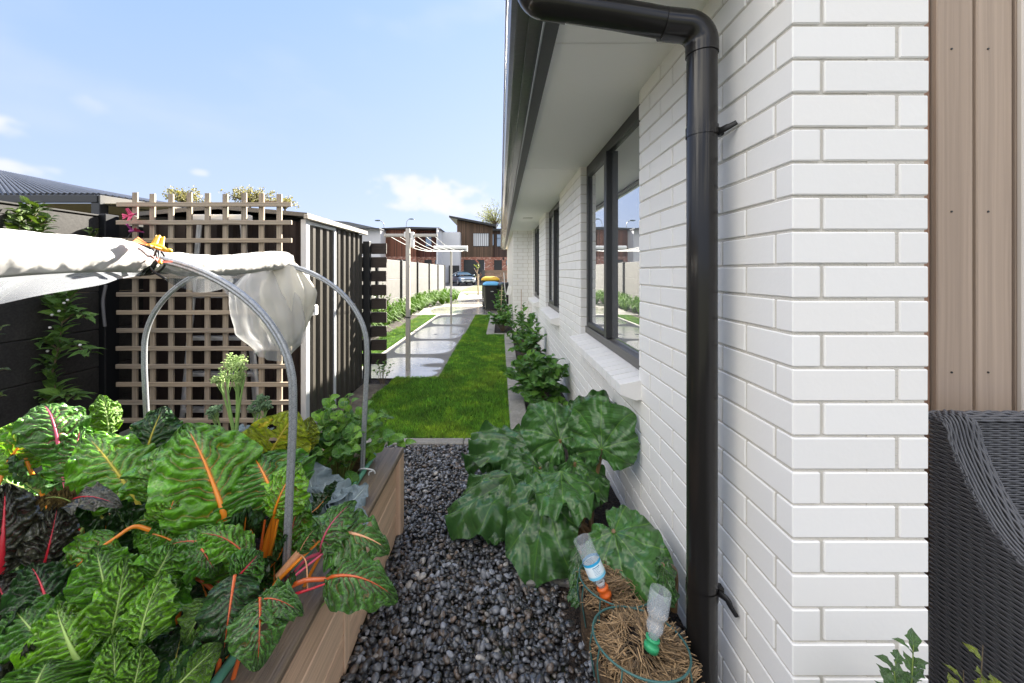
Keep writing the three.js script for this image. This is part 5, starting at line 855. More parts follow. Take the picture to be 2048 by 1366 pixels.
// ---------------------------------------------------------------- agapanthus along the path
{
  const R = rng(221), mats = [phy(0.075, 0.175, 0.010, 0.7, { transmission: 0.3, specularIntensity: 0.4 }), phy(0.12, 0.24, 0.014, 0.7, { transmission: 0.3, specularIntensity: 0.4 })];
  const clump = (seed) => { const Q2 = rng(seed), list = [[], []]; for (let i = 0; i < 64; i++) { const a = Q2() * 6.28, len = 0.5 + 0.35 * Q2(), out = 0.25 + 0.4 * Q2(), h = 0.30 + 0.32 * Q2(), w = 0.02 + 0.012 * Q2(), dx = Math.cos(a), dz = Math.sin(a); list[i % 2].push(surface((u, v) => { const s = (u - 0.5) * w * (1 - Math.pow(v, 3)); return V(dx * (0.05 + out * v) - dz * s, h * Math.sin(Math.min(1, v * 1.05) * 2.35) / Math.sin(1.57) * (0.9) + 0.02, dz * (0.05 + out * v) + dx * s); }, 2, 7)); } return list.map((l) => merge(l)); };
  const protos = [clump(1), clump(2), clump(3)];
  const spots = [], ORD = ['first', 'second', 'third', 'fourth', 'fifth', 'sixth', 'seventh', 'eighth', 'ninth', 'tenth', 'eleventh', 'twelfth', 'thirteenth', 'fourteenth', 'fifteenth'];
  for (let D = 5.6; D < 15.2; D += 0.72) spots.push([-2.92 + (R() - 0.5) * 0.16 + (D < 9 ? 0.2 : 0), D + (R() - 0.5) * 0.2, 0.92 + 0.25 * R()]);
  const nRow = spots.length;
  for (const [x, D, s] of [[-2.75, 15.6, 1.1], [-2.45, 16.1, 1.15], [-2.35, 17.0, 1.15], [-2.7, 17.2, 1.1], [-2.25, 17.9, 1.1], [-2.55, 18.6, 1.1], [-2.2, 18.9, 1.0], [-2.9, 16.4, 1.1]]) spots.push([x, D, s]);
  spots.forEach(([x, D, s], i) => {
    const c = thing('agapanthus', i < nRow ? ORD[i] + ' strap leaved clump from the slat screen along the grey fence' : ORD[i - nRow] + ' strap leaved clump, counted from the camera, where the path widens', 'agapanthus', P(x, 0, D), i < nRow ? 'agapanthus row along the grey fence' : 'agapanthus group where the path widens');
    protos[i % 3].forEach((g, k) => { const m = part('foliage', g, mats[k], c, true); }); c.rotation.y = R() * 6.28; c.scale.setScalar(s);
  });
}
// ---------------------------------------------------------------- rhubarb
{
  const rh = thing('rhubarb_plant', 'big leaved rhubarb sprawling over the pebbles against the brick wall', 'rhubarb', P(0.42, 0, 2.05));
  const rm = [phy(0.115, 0.295, 0.062, 0.92, { transmission: 0.2, specularIntensity: 0.5, clearcoat: 1, clearcoatRoughness: 0.16, map: T.rhubarb, ...bump(T.rhubarbBump, 0.012) }), phy(0.088, 0.235, 0.048, 0.92, { transmission: 0.2, specularIntensity: 0.5, clearcoat: 1, clearcoatRoughness: 0.16, map: T.rhubarb, ...bump(T.rhubarbBump, 0.012) })], sm = phy(0.19, 0.115, 0.05, 0.5), root = P(0.44, 0.02, 2.02);
  const leaf = (b, t, wide, o = {}) => {
    const B = Q(...b), Tp = Q(...t), ax = Tp.clone().sub(B), len = ax.length(), y = ax.clone().normalize(), m = B.clone().lerp(Tp, 0.5), face = o.face ? V(...o.face).normalize() : facing(m, o.up ?? 0.6, o.side ?? 0), n = face.addScaledVector(y, -face.dot(y)).normalize(), x = V().crossVectors(y, n), seed = b[0], R = rng(seed), o1 = R() * 40, ph = R() * 6, ruf = 2.3 * (o.ruffle ?? 0.10);
    const scal = (a) => Math.sin(a * 9 + ph + 2.2 * vnoise(a * 1.5 + o1, 4)), scal2 = (a) => Math.sin(a * 19 + o1 + 3 * vnoise(a * 2 + ph, 7));
    const rim = (a) => { const c = Math.cos(a), bk = 1 - 0.30 * sstep(0.0, -0.9, c), w0 = o.w0 ?? 0.64; return bk * (w0 + (1 - w0) * Math.pow(Math.max(c, 0), 1.5)) * (1 - 0.8 * Math.exp(-Math.pow((Math.PI - Math.abs(a)) / 0.36, 2))) * (1 + 0.035 * scal(a) + 0.007 * scal2(a) + 0.07 * (vnoise(a * 2 + o1, 3) - 0.5)); };
    const g = surface((u, v) => {
      const a = (u * 2 - 1) * 3.05, r = v, X = Math.sin(a) * rim(a) * r * wide, Y = Math.cos(a) * rim(a) * r;
      let near = 9; for (const c of [0, 0.55, -0.55, 1.15, -1.15, 1.9, -1.9]) near = Math.min(near, Math.abs(a - c));
      const edge = Math.pow(r, 6), lift = len * (ruf * (0.30 * Math.pow(r, 3) * scal(a + 0.15) + edge * (0.6 * scal(a + 0.4) + 0.34 * scal2(a + 0.1))) + 0.16 * ruf * r * (vnoise(a * 2.5 + o1, r * 2) - 0.5) + 0.022 * r * (1 - 0.4 * r) * sstep(0, 0.25, near) - (o.cup ?? 0.16) * r * r * (0.3 + 0.7 * Math.pow(Math.abs(Math.sin(a)), 1.3)) + 0.13 * (vnoise(X * 5 + o1, Y * 5 + 9) - 0.5) + 0.05 * (vnoise(X * 13 + o1, Y * 13 + 9) - 0.5));
      const p = B.clone().addScaledVector(y, Y * len).addScaledVector(x, X * len).addScaledVector(n, lift).add(V(0, -(o.droop ?? 0.14) * len * r * r, 0)); p.u = 0.5 + 0.5 * Math.sin(a) * rim(a) * r / 0.75; p.v = 0.25 + 0.75 * Y; return p;
    }, 110, 22);
    const lf = part('leaf', g, rm[Math.floor(R() * 2)], rh), k = o.root ? Q(...o.root) : root.clone().add(V((R() - 0.5) * 0.12, 0, (R() - 0.5) * 0.12)), md = k.clone().lerp(B, 0.65).addScaledVector(n, -0.10); md.y += 0.03; k.addScaledVector(n, -0.05); k.y = Math.max(0, k.y);
    part('stalk', sweep(curve([k, md, B], 12), (t2) => mix(0.013, 0.008, t2), 8), sm, lf);
  };
  leaf([1203, 897, 2.0], [1200, 792, 2.06], 1.05, { up: 0.15, side: -0.35, droop: 0.02, cup: 0.2 });
  leaf([1120, 880, 2.18], [1062, 806, 2.3], 0.95, { up: 0.35, side: -0.2, ruffle: 0.12, droop: 0.05 });
  leaf([1160, 850, 2.3], [1215, 776, 2.4], 0.8, { up: 0.3, ruffle: 0.2 });
  leaf([1150, 850, 2.35], [1120, 805, 2.45], 0.9, { up: 0.6, ruffle: 0.2 });
  leaf([1060, 893, 2.35], [938, 862, 2.45], 0.62, { up: 1.0, ruffle: 0.14, droop: 0.1 });
  leaf([1000, 905, 2.4], [925, 905, 2.4], 0.6, { up: 1.0, ruffle: 0.2 });
  leaf([1022, 955, 2.1], [896, 1020, 2.0], 0.72, { up: 1.3, ruffle: 0.12, droop: 0.18 });
  leaf([1122, 948, 2.0], [1128, 1012, 1.78], 1.25, { up: 1.6, ruffle: 0.20, droop: 0.22, cup: 0.06 });
  leaf([1090, 992, 1.9], [1062, 1165, 1.66], 0.78, { up: 0.5, side: -0.1, ruffle: 0.07, droop: 0.05, cup: 0.14 });
  leaf([1010, 1020, 2.05], [965, 1062, 1.95], 0.9, { up: 1.0 });
  leaf([1227, 1062, 1.56], [1322, 1178, 1.36], 0.92, { up: 0.7, side: -0.25, ruffle: 0.07, droop: 0.04, cup: 0.12 });
  leaf([1160, 1105, 1.6], [1150, 1182, 1.5], 0.45, { up: 0.4 });
  leaf([1325, 1130, 1.36], [1342, 1205, 1.3], 0.5, { up: 0.2, side: -0.6, root: [1338, 1225, 1.4] });
  leaf([1165, 1180, 1.5], [1140, 1200, 1.46], 0.8, { up: 1.2 });
  leaf([1150, 925, 2.08], [1215, 985, 1.96], 0.95, { up: 1.3, ruffle: 0.16, droop: 0.2 });
  leaf([1080, 935, 2.15], [1010, 905, 2.2], 0.9, { up: 1.1, ruffle: 0.16, droop: 0.1 });
  leaf([1175, 905, 2.15], [1150, 850, 2.25], 0.9, { up: 0.8, ruffle: 0.16 });
  leaf([1095, 915, 2.2], [1105, 962, 2.08], 1.0, { up: 1.4, ruffle: 0.18, droop: 0.2 });
  leaf([1195, 850, 2.35], [1250, 815, 2.4], 0.8, { up: 0.6, ruffle: 0.2 });
  leaf([1050, 960, 2.1], [975, 965, 2.1], 0.8, { up: 1.2, ruffle: 0.16, droop: 0.15 });
}

// ================================================================ across the street
const brickRed = (() => { const t = tex(512, 512, (u, v) => { const rows = 24, r = Math.floor(v * rows), cu = u * 9 + (r % 2) * 0.5, c = Math.floor(cu), fu = cu - c, fv = v * rows - r, m = fu < 0.04 || fv < 0.13, k = hash2(mod(c, 9), r, 3), n = fbm(u * 30, v * 30, 30, 30, 6, 3) - 0.5; if (m) return [0.66, 0.61, 0.57]; const b = k < 0.5 ? [0.60, 0.36, 0.28] : k < 0.72 ? [0.68, 0.46, 0.38] : k < 0.88 ? [0.74, 0.62, 0.56] : [0.46, 0.32, 0.28]; return b.map((x) => x + n * 0.18); }); return (w, h) => std(1, 1, 1, 0.9, { map: rep(t, w, h) }); })();
const battens = (r, g, b) => std(r, g, b, 0.7, { map: rep(tex(256, 64, (u, v) => { const k = Math.floor(u * 16), f = u * 16 - k; const s = f < 0.1 ? 0.45 : 0.72 + 0.28 * hash2(k, 3, 8) + 0.1 * (vnoise(u * 64, v * 3, 64, 3, 4) - 0.5); return s; }), 0.42, 0.3) });
const winGlass = phy(0.35, 0.40, 0.44, 0.05, { metalness: 0.6 }), darkFrame = std(0.02, 0.021, 0.023, 0.5), curtain = std(0.72, 0.74, 0.78, 0.8, { map: rep(tex(64, 8, (u) => 0.8 + 0.2 * Math.sin(u * Math.PI * 2)), 4, 1) }), roofM = std(0.035, 0.038, 0.042, 0.4);
function townWindow(parent, x0, x1, y0, y1, D, mat = winGlass, split) {
  const w = part('window', merge([boxAt(x0 - 0.06, x0, y0 - 0.06, y1 + 0.06, D - 0.06, D + 0.05), boxAt(x1, x1 + 0.06, y0 - 0.06, y1 + 0.06, D - 0.06, D + 0.05), boxAt(x0 - 0.06, x1 + 0.06, y1, y1 + 0.06, D - 0.058, D + 0.05), boxAt(x0 - 0.06, x1 + 0.06, y0 - 0.06, y0, D - 0.058, D + 0.05)]), darkFrame, parent);
  const p = part('pane', boxAt(x0, x1, y0, y1, D - 0.03, D - 0.005, 0.002), mat, w);
  if (split) part('glazing_bar', boxAt(x0, x1, split - 0.03, split + 0.03, D - 0.05, D - 0.0305), darkFrame, w);
  return w;
}
const at = (px, D) => (px - PX) / FOC * D, ht = (py, D) => CAM - (py - PY) / FOC * D;
{ // tall house with the sloping roof
  const D = 50, x = (p) => at(p, D), y = (p) => ht(p, D), b = thing('townhouse', 'tall brown timber townhouse with sloping dark roof and black garage door', 'townhouse', P(x(960), 0, D)), cl = battens(0.15, 0.090, 0.055), cl2 = battens(0.085, 0.045, 0.032), br = brickRed(0.5, 0.5);
  part('upper_wall', extrude([[x(914), y(514)], [x(985), y(514)], [x(985), y(453.5)], [x(914), y(440)]], D, D + 9), cl, b);
  part('brick_wall', merge([boxAt(x(914), x(927), 0, y(514), D + 0.02, D + 9), boxAt(x(927), x(969), y(519.5), y(514), D + 0.02, D + 9), boxAt(x(969), x(985), 0, y(514), D + 0.02, D + 9)]), br, b);
  const rf = part('roof', extrude([[x(900), y(433)], [x(993), y(450.5)], [x(993), y(454)], [x(900), y(436.5)]], D - 0.9, D + 9.5), roofM, b);
  part('fascia', extrude([[x(900), y(433.5)], [x(993), y(451)], [x(993), y(455)], [x(900), y(437)]], D - 0.96, D - 0.905), darkFrame, rf);
  townWindow(b, x(947), x(977.5), y(492), y(467), D, curtain);
  const g = part('garage_door', boxAt(x(927.5), x(968.5), 0, y(519.5), D + 0.14, D + 0.2), std(0.028, 0.030, 0.033, 0.45), b);
  for (let k = 0; k < 5; k++) part('door_panel', boxAt(x(928.5), x(968), k * 0.57 + 0.03, k * 0.57 + 0.58, D + 0.1, D + 0.139, 0.01), std(0.028, 0.030, 0.033, 0.45), g);
  // recessed entrance part
  part('upper_wall', boxAt(x(985), x(1075), y(514) , y(461), D + 0.6, D + 8), cl2, b);
  part('roof', boxAt(x(984), x(1080), y(461) + 0.005, y(457), D + 0.1, D + 8.2), roofM, b);
  part('brick_wall', merge([boxAt(x(985) + 0.005, x(988), 0, y(514) - 0.005, D + 0.4, D + 8), boxAt(x(988), x(1004), y(520), y(514) - 0.005, D + 0.4, D + 8), boxAt(x(1004), x(1012), 0, y(514) - 0.005, D + 0.4, D + 8), boxAt(x(1012), x(1028), 0, y(530), D + 0.4, D + 8), boxAt(x(1028), x(1075), 0, y(514) - 0.005, D + 0.4, D + 8), boxAt(x(1012), x(1028), y(520), y(514) - 0.005, D + 0.4, D + 8)]), br, b);
  const fd = part('front_door', boxAt(x(988), x(1004), 0, y(520), D + 0.55, D + 0.65), std(0.025, 0.026, 0.028, 0.5), b); part('handle', boxAt(x(1001), x(1001.6), 0.8, 1.4, D + 0.48, D + 0.53), M.alu, fd);
  townWindow(b, x(984.5), x(987), y(490), y(468), D + 0.57, winGlass); townWindow(b, x(994), x(1013), y(492), y(468), D + 0.57, winGlass, y(476)); townWindow(b, x(1013), x(1027), y(530), y(521), D + 0.4, winGlass);
  const lamp = new THREE.CylinderGeometry(0.1, 0.1, 0.3, 12); lamp.translate(x(1007), y(517), -(D + 0.3)); part('wall_light', lamp, darkFrame, b);
}
{ // lower red brown house with white party wall
  const D = 46, x = (p) => at(p, D), y = (p) => ht(p, D), b = thing('townhouse', 'red brown timber townhouse with white party wall behind the clothesline', 'townhouse', P(x(820), 0, D)), cl = battens(0.23, 0.085, 0.046), cl2 = battens(0.16, 0.05, 0.034), br = brickRed(0.5, 0.5), wh = std(0.60, 0.61, 0.64, 0.7);
  part('upper_wall', boxAt(x(767), x(832), y(513), y(458), D, D + 7), cl, b);
  part('brick_wall', boxAt(x(767), x(832), 0, y(513) - 0.005, D + 0.02, D + 7), br, b);
  part('upper_wall', boxAt(x(832), x(875), y(513), y(458), D + 1.2, D + 7), cl2, b);
  part('brick_wall', boxAt(x(832), x(875), 0, y(513) - 0.005, D + 1.22, D + 7), br, b);
  part('roof', extrude([[x(762), y(457)], [x(762), y(459)], [x(880), y(459)], [x(880), y(456)], [x(825), y(454.5)]], D - 0.5, D + 8), roofM, b);
  part('party_wall', boxAt(x(875), x(878), 0, y(457.5), D - 0.8, D + 4), wh, b);
  part('party_wall', boxAt(x(878) + 0.004, x(915.5) , 0, y(460), D + 2.4, D + 4), wh, b);
  part('party_wall', boxAt(x(762.5), x(766), 0, y(458.5), D - 0.8, D + 4), wh, b);
  townWindow(b, x(848), x(859), y(491), y(470), D + 1.2, winGlass, y(475));
  part('front_door', boxAt(x(845), x(860), 0, y(519), D + 1.15, D + 1.19), darkFrame, b); townWindow(b, x(868), x(875), y(530), y(520), D + 1.2, winGlass);
  part('garage_door', boxAt(x(780), x(812), 0, y(519), D - 0.03, D + 0.01), darkFrame, b);
  part('gate', boxAt(x(893), x(915), 0, y(537) + 0.4, D + 2.0, D + 2.06), darkFrame, b);
}
{ // white gabled house further left
  const D = 44, x = (p) => at(p, D), y = (p) => ht(p, D), b = thing('townhouse', 'white walled house with grey roof above the shed gutter', 'townhouse', P(x(740), 0, D)), wh = std(0.62, 0.62, 0.63, 0.8);
  part('wall', boxAt(x(700), x(761), 0, y(458), D, D + 6), wh, b);
  part('roof', extrude([[x(640), y(440)], [x(700), y(445)], [x(756), y(457)], [x(763), y(457.5)], [x(763), y(459)], [x(640), y(452)]], D - 0.7, D + 7), std(0.12, 0.13, 0.145, 0.5), b);
  part('fascia', boxAt(x(700), x(763), y(459.6), y(457.8), D - 0.76, D - 0.71), darkFrame, b);
}
// street lamps
for (const [px, py, D, flip, label] of [[757, 441, 60, -1, 'street lamp with flat head above the white house'], [822, 438, 72, 1, 'street lamp whose arm points right above the clothesline post']]) {
  const x = at(px, D), h = ht(py, D), l = thing('street_lamp', label, 'street lamp', P(x - flip * 0.9, 0, D)), m = std(0.25, 0.27, 0.28, 0.4);
  part('pole', sweep([P(x - flip * 0.9, 0, D), P(x - flip * 0.9, h - 1.2, D), P(x - flip * 0.82, h - 0.5, D), P(x - flip * 0.5, h - 0.08, D), P(x, h, D)], 0.055, 8), m, l);
  part('lamp_head', (() => { const g = new THREE.SphereGeometry(0.4, 12, 8); g.scale(1.3, 0.32, 0.6); g.translate(x + flip * 0.1, h, -D); return g; })(), std(0.08, 0.12, 0.13, 0.4), l);
}
// background trees
function farTree(label, px, py, D, w, h, seed, n = 2600, tone = [0.20, 0.22, 0.05]) {
  const x = at(px, D), y = ht(py, D), t = thing('tree', label, 'tree', P(x, 0, D)), R = rng(seed), tr = std(0.09, 0.07, 0.05, 0.9), base = P(x, 0, D), crown = P(x, y, D), limbs = [sweep([base, P(x + 0.1, y * 0.5, D), crown.clone().add(V(0, -h * 0.3, 0))], (q) => 0.22 - 0.13 * q, 8)], tips = [];
  for (let i = 0; i < 46; i++) { const a = R() * 6.28, e = -0.2 + R() * 1.5, r = 0.55 + 0.5 * R(), p = crown.clone().add(V(Math.cos(a) * Math.cos(e) * w * r, Math.sin(e) * h * r, Math.sin(a) * Math.cos(e) * w * r)), s = crown.clone().add(V((R() - 0.5) * 0.4, -h * (0.35 * R() + 0.1), 0)); limbs.push(sweep(curve([s, s.clone().lerp(p, 0.5).add(V(0, h * 0.06, 0)), p], 6), (q) => 0.055 - 0.045 * q, 5)); tips.push([s, p]); }
  part('trunk', merge(limbs), tr, t);
  const tri = [[[0, 0, 0], [0.5, 0.35, 0.1], [1, 0, 0]], [[0, 0, 0], [1, 0, 0], [0.5, -0.35, 0.1]]], g = flatGeo(tri, 1, 0, 0, false), m = new THREE.InstancedMesh(g, phy(1, 1, 1, 0.9, { transmission: 0.45 }), n), q = new THREE.Quaternion(), mt = new THREE.Matrix4(), e = new THREE.Euler(), c = new THREE.Color();
  for (let i = 0; i < n; i++) { const [s, p] = tips[Math.floor(R() * tips.length)], f = 0.35 + 0.68 * R(), k = 0.16 * w, o = s.clone().lerp(p, f).add(V((R() - 0.5) * k, (R() - 0.5) * k, (R() - 0.5) * k)).sub(base), z = 0.12 + 0.13 * R(); e.set(R() * 6, R() * 6, R() * 6); q.setFromEuler(e); m.setMatrixAt(i, mt.compose(o, q, V(z, z, z))); const b = 0.6 + 0.8 * R(); c.setRGB(tone[0] * b, tone[1] * b, tone[2] * b); m.setColorAt(i, c); }
  m.name = 'crown'; stuff(m); m.castShadow = true; t.add(m);
}
farTree('spring tree with yellow green leaves rising behind the sloping roof', 990, 440, 62, 3.6, 3.4, 301, 1900);
farTree('yellow green treetop above the middle of the trellis', 372, 398, 34, 1.9, 1.1, 302, 900, [0.24, 0.22, 0.05]);
farTree('broad yellow green treetop above the trellis right end', 500, 398, 36, 2.6, 1.2, 303, 1400, [0.24, 0.22, 0.05]);
farTree('treetop to the right of the shed roof plank', 570, 410, 38, 1.6, 0.9, 304, 600, [0.24, 0.22, 0.05]);

// ---------------------------------------------------------------- parked car
{
  const c = thing('parked_car', 'silver blue sedan parked before the black garage door', 'car', P(0, 0, 39.5)), paint = phy(0.13, 0.19, 0.27, 0.3, { metalness: 0.5, clearcoat: 1, clearcoatRoughness: 0.06 }), glassM = phy(0.03, 0.07, 0.10, 0.04, { metalness: 0.2, clearcoat: 1 }), rub = std(0.015, 0.015, 0.016, 0.8);
  // local: x across, y up, z towards the camera is the front
  const prof = (w, s) => { // body section loft along z
    const rows = [[-2.25, 0.35, 0.86, 0.78], [-2.1, 0.28, 0.98, 0.86], [-1.2, 0.22, 1.0, 0.9], [0.0, 0.22, 0.98, 0.9], [0.9, 0.22, 0.94, 0.9], [1.6, 0.24, 0.86, 0.88], [2.05, 0.27, 0.76, 0.82], [2.22, 0.36, 0.64, 0.7]];
    return surface((u, v) => { const f = v * (rows.length - 1), i = Math.min(rows.length - 2, Math.floor(f)), k = f - i, [z, y0, y1, hw] = rows[i].map((a, j) => mix(a, rows[i + 1][j], k)), a = u * Math.PI * 2, cx = Math.sign(Math.cos(a)) * Math.pow(Math.abs(Math.cos(a)), 0.45), sy = Math.sign(Math.sin(a)) * Math.pow(Math.abs(Math.sin(a)), 0.5); return V(cx * hw, (y0 + y1) / 2 + sy * (y1 - y0) / 2, z); }, 40, 40);
  };
  part('body', prof(), paint, c, true);
  part('cabin', surface((u, v) => { const a = u * Math.PI, z = mix(-1.75, 0.95, v), e = Math.pow(Math.sin(Math.PI * clamp(v, 0.02, 0.98)), 0.42), top = 0.9 + 0.53 * e, hw = mix(0.82, 0.62, e); return V(Math.sign(Math.cos(a)) * Math.pow(Math.abs(Math.cos(a)), 0.35) * mix(0.85, hw, Math.sin(a)), 0.88 + (top - 0.88) * Math.pow(Math.sin(a), 0.5), z); }, 30, 40), glassM, c, true);
  part('roof', surface((u, v) => { const z = mix(-0.95, 0.2, v), x = mix(-0.6, 0.6, u); return V(x, 1.445 - 0.05 * Math.pow(x / 0.6, 2) - 0.03 * Math.pow((z + 0.35) / 0.6, 2), z); }, 10, 10), paint, c, true);
  for (const q of [-1, 1]) {
    part('headlight', (() => { const g = new THREE.SphereGeometry(0.17, 14, 10); g.scale(1.25, 0.55, 0.7); g.rotateY(q * 0.5); g.translate(q * 0.58, 0.66, 2.05); return g; })(), std(0.85, 0.87, 0.9, 0.15), c, true);
    part('door_mirror', (() => { const g = new THREE.SphereGeometry(0.11, 12, 8); g.scale(1.1, 0.75, 0.6); g.translate(q * 1.0, 1.0, 0.65); return g; })(), paint, c, true);
    part('air_intake', (() => { const g = cbox(0.26, 0.16, 0.1, 0.03); g.rotateZ(q * 0.5); g.translate(q * 0.6, 0.42, 2.14); return g; })(), std(0.7, 0.72, 0.74, 0.3), c, true);
    for (const z of [1.35, -1.35]) { const t = part('wheel', (() => { const g = new THREE.TorusGeometry(0.25, 0.085, 12, 28); g.rotateY(Math.PI / 2); g.translate(q * 0.8, 0.33, z); return g; })(), rub, c, true); part('rim', (() => { const g = new THREE.CylinderGeometry(0.2, 0.2, 0.12, 20); g.rotateZ(Math.PI / 2); g.translate(q * 0.83, 0.33, z); return g; })(), M.alu, t); }
  }
  part('grille', (() => { const g = cbox(0.86, 0.085, 0.08, 0.02); g.translate(0, 0.6, 2.2); return g; })(), M.black, c, true);
  part('lower_grille', (() => { const g = cbox(1.0, 0.1, 0.08, 0.02); g.translate(0, 0.34, 2.19); return g; })(), M.black, c, true);
  part('bumper', (() => { const g = cbox(1.5, 0.1, 0.1, 0.03); g.translate(0, 0.49, 2.16); return g; })(), std(0.72, 0.74, 0.77, 0.3), c, true);
  part('number_plate', (() => { const g = cbox(0.4, 0.13, 0.02, 0.005); g.translate(0, 0.475, 2.225); return g; })(), M.white, c, true);
  c.rotation.y = 0.36; c.position.set(at(924, 39.5), 0, -40.2);
}
// young street tree on the verge
{
  const D = 22.4, t = thing('young_tree', 'slim young tree with red and yellow leaf tuft on the verge', 'tree', P(at(956, D), 0, D)), R = rng(311), q = (px, py) => Q(px, py, D), br = std(0.30, 0.22, 0.14, 0.8);
  part('trunk', merge([sweep([q(956, 592), q(955, 560), q(954, 540)], (s) => 0.03 - 0.012 * s, 7), sweep([q(955, 548), q(948, 536)], 0.012, 6), sweep([q(955, 545), q(958, 533), q(957, 524)], 0.012, 6), sweep([q(955, 562), q(959, 552)], 0.009, 6), sweep([q(955, 555), q(962, 545)], 0.008, 6)]), br, t);
  part('stake', sweep([q(957.5, 592), q(957, 548)], 0.022, 7), std(0.5, 0.42, 0.3, 0.8), t);
  const ym = SL.shoot, rm = [smallMat(0.45, 0.12, 0.07)]; branchLeaves(t, [q(955, 540), q(952, 533), q(948, 530)], 12, LG.oval, ym, 0.13, R, br, 0.008); branchLeaves(t, [q(955, 540), q(958, 533), q(956, 528)], 10, LG.oval, ym, 0.12, R, br, 0.008); branchLeaves(t, [q(957, 528), q(954, 523), q(952, 521)], 12, LG.oval, rm, 0.10, R, br, 0.008); branchLeaves(t, [q(955, 560), q(960, 553), q(963, 548)], 8, LG.oval, rm, 0.07, R, br, 0.006); branchLeaves(t, [q(955, 556), q(950, 552), q(948, 548)], 6, LG.oval, ym, 0.07, R, br, 0.006);
}
// slatted fence at the far end of the house
{
  const D = 20, s = thing('slat_fence', 'brown horizontal slat fence behind the rubbish bins', 'fence', P(at(985, D), 0, D)), m = [wood(0.17, 0.12, 0.095, 0.7), wood(0.19, 0.135, 0.11, 0.7), wood(0.15, 0.11, 0.09, 0.7)];
  part('post', boxAt(at(964, D), at(970, D), 0, ht(539.5, D), D - 0.1, D, 0.006), std(0.03, 0.032, 0.036, 0.5), s); part('post', boxAt(at(1019, D), at(1021, D), 0, ht(540, D), D - 0.1, D, 0.006), std(0.03, 0.032, 0.036, 0.5), s);
  for (let k = 0; k < 7; k++) part('slat', boxAt(at(970, D), at(1019, D), ht(547.5, D) - k * 0.206, ht(547.5, D) - k * 0.206 + 0.185, D - 0.06, D - 0.03, 0.004, 0, k * 0.3), m[k % 3], s);
}
// ---------------------------------------------------------------- wheelie bins
function bin(label, x, D, s, lid, turn) {
  const b = thing('wheelie_bin', label, 'bin', P(x, 0.004, D)), body = std(0.012, 0.012, 0.013, 0.45), lm = phy(...lid, 0.4), h = 0.93;
  part('body', surface((u, v) => { const a = u * Math.PI * 2, w = mix(0.225, 0.275, v), d = mix(0.24, 0.33, v), c = Math.cos(a), q = Math.sin(a); return V(Math.sign(c) * Math.pow(Math.abs(c), 0.32) * w, mix(0.06, h, v), Math.sign(q) * Math.pow(Math.abs(q), 0.32) * d); }, 48, 6, true), body, b, true);
  part('rim', (() => { const g = cbox(0.60, 0.05, 0.70, 0.018); g.translate(0, h - 0.02, 0); return g; })(), body, b, true);
  part('lid', surface((u, v) => { const a = u * Math.PI * 2, c = Math.cos(a), q = Math.sin(a), k = Math.min(1, v * 1.25), e = v > 0.8 ? (v - 0.8) / 0.2 : 0; return V(Math.sign(c) * Math.pow(Math.abs(c), 0.3) * 0.315 * k, h + 0.012 + 0.085 * (1 - Math.pow(k, 4)) - e * 0.05 + 0.03, Math.sign(q) * Math.pow(Math.abs(q), 0.3) * 0.36 * k); }, 48, 14, true), lm, b, true);
  part('handle', sweep([V(-0.24, h + 0.03, -0.39), V(0.24, h + 0.03, -0.39)], 0.016, 8), body, b, true);
  for (const q of [-1, 1]) { const g = new THREE.CylinderGeometry(0.1, 0.1, 0.05, 20); g.rotateZ(Math.PI / 2); g.translate(q * 0.26, 0.1, -0.25); part('wheel', g, M.black, b, true); }
  part('badge', (() => { const g = cbox(0.10, 0.02, 0.006, 0.002); g.translate(0.02, 0.7, 0.307); g.rotateX(0.0); return g; })(), std(0.6, 0.6, 0.6, 0.5), b, true);
  part('front_rib', merge([-0.17, 0.17].map((q) => { const g = cbox(0.03, 0.62, 0.02, 0.008); g.rotateX(0.1); g.translate(q, 0.45, 0.27); return g; })), body, b, true);
  b.scale.setScalar(s); b.rotation.y = turn; return b;
}
bin('black wheelie bin with sky blue lid at the end of the lawn', -0.32, 13.9, 1.0, [0.10, 0.36, 0.62], 0.05);
bin('taller black wheelie bin with yellow lid behind the blue lidded one', -0.38, 15.1, 1.16, [0.62, 0.38, 0.015], 0.02);
bin('black wheelie bin half hidden beside the house wall', 0.22, 13.6, 0.98, [0.012, 0.013, 0.014], 0.3);
tag(top('broom', merge([sweep([P(0.21, 0.3, 12.9), P(0.13, 1.38, 13.1)], 0.014, 8), boxAt(0.16, 0.30, 0.22, 0.31, 12.86, 12.94, 0.01)]), M.alu), 'grey handled broom leaning against the bin beside the wall', 'broom');
tag(top('label_stake', merge([sweep([Q(1001, 636, 10.4), Q(1004, 571, 10.4)], 0.012, 7), ...[581, 590.5, 599].map((y) => { const p = Q(1002.5, y, 10.4), g = cbox(0.11, 0.018, 0.01, 0.003); g.translate(p.x, p.y, p.z + 0.016); return g; })]), std(0.5, 0.42, 0.26, 0.7)), 'thin wooden stake with three crossbars in front of the black bin', 'stake');
tag(top('garden_cane', sweep([Q(1042.5, 640, 7.6), Q(1042.5, 579, 7.6)], 0.0065, 7), std(0.42, 0.25, 0.15, 0.7)), 'slim brown cane standing before the white brick return wall', 'cane');
tag(top('white_board', (() => { const g = cbox(0.12, 0.24, 0.03, 0.006); g.rotateZ(-0.25); g.translate(0.245, 0.92, -9.9); return g; })(), M.white), 'small white box fixed at the corner of the brick return', 'box');

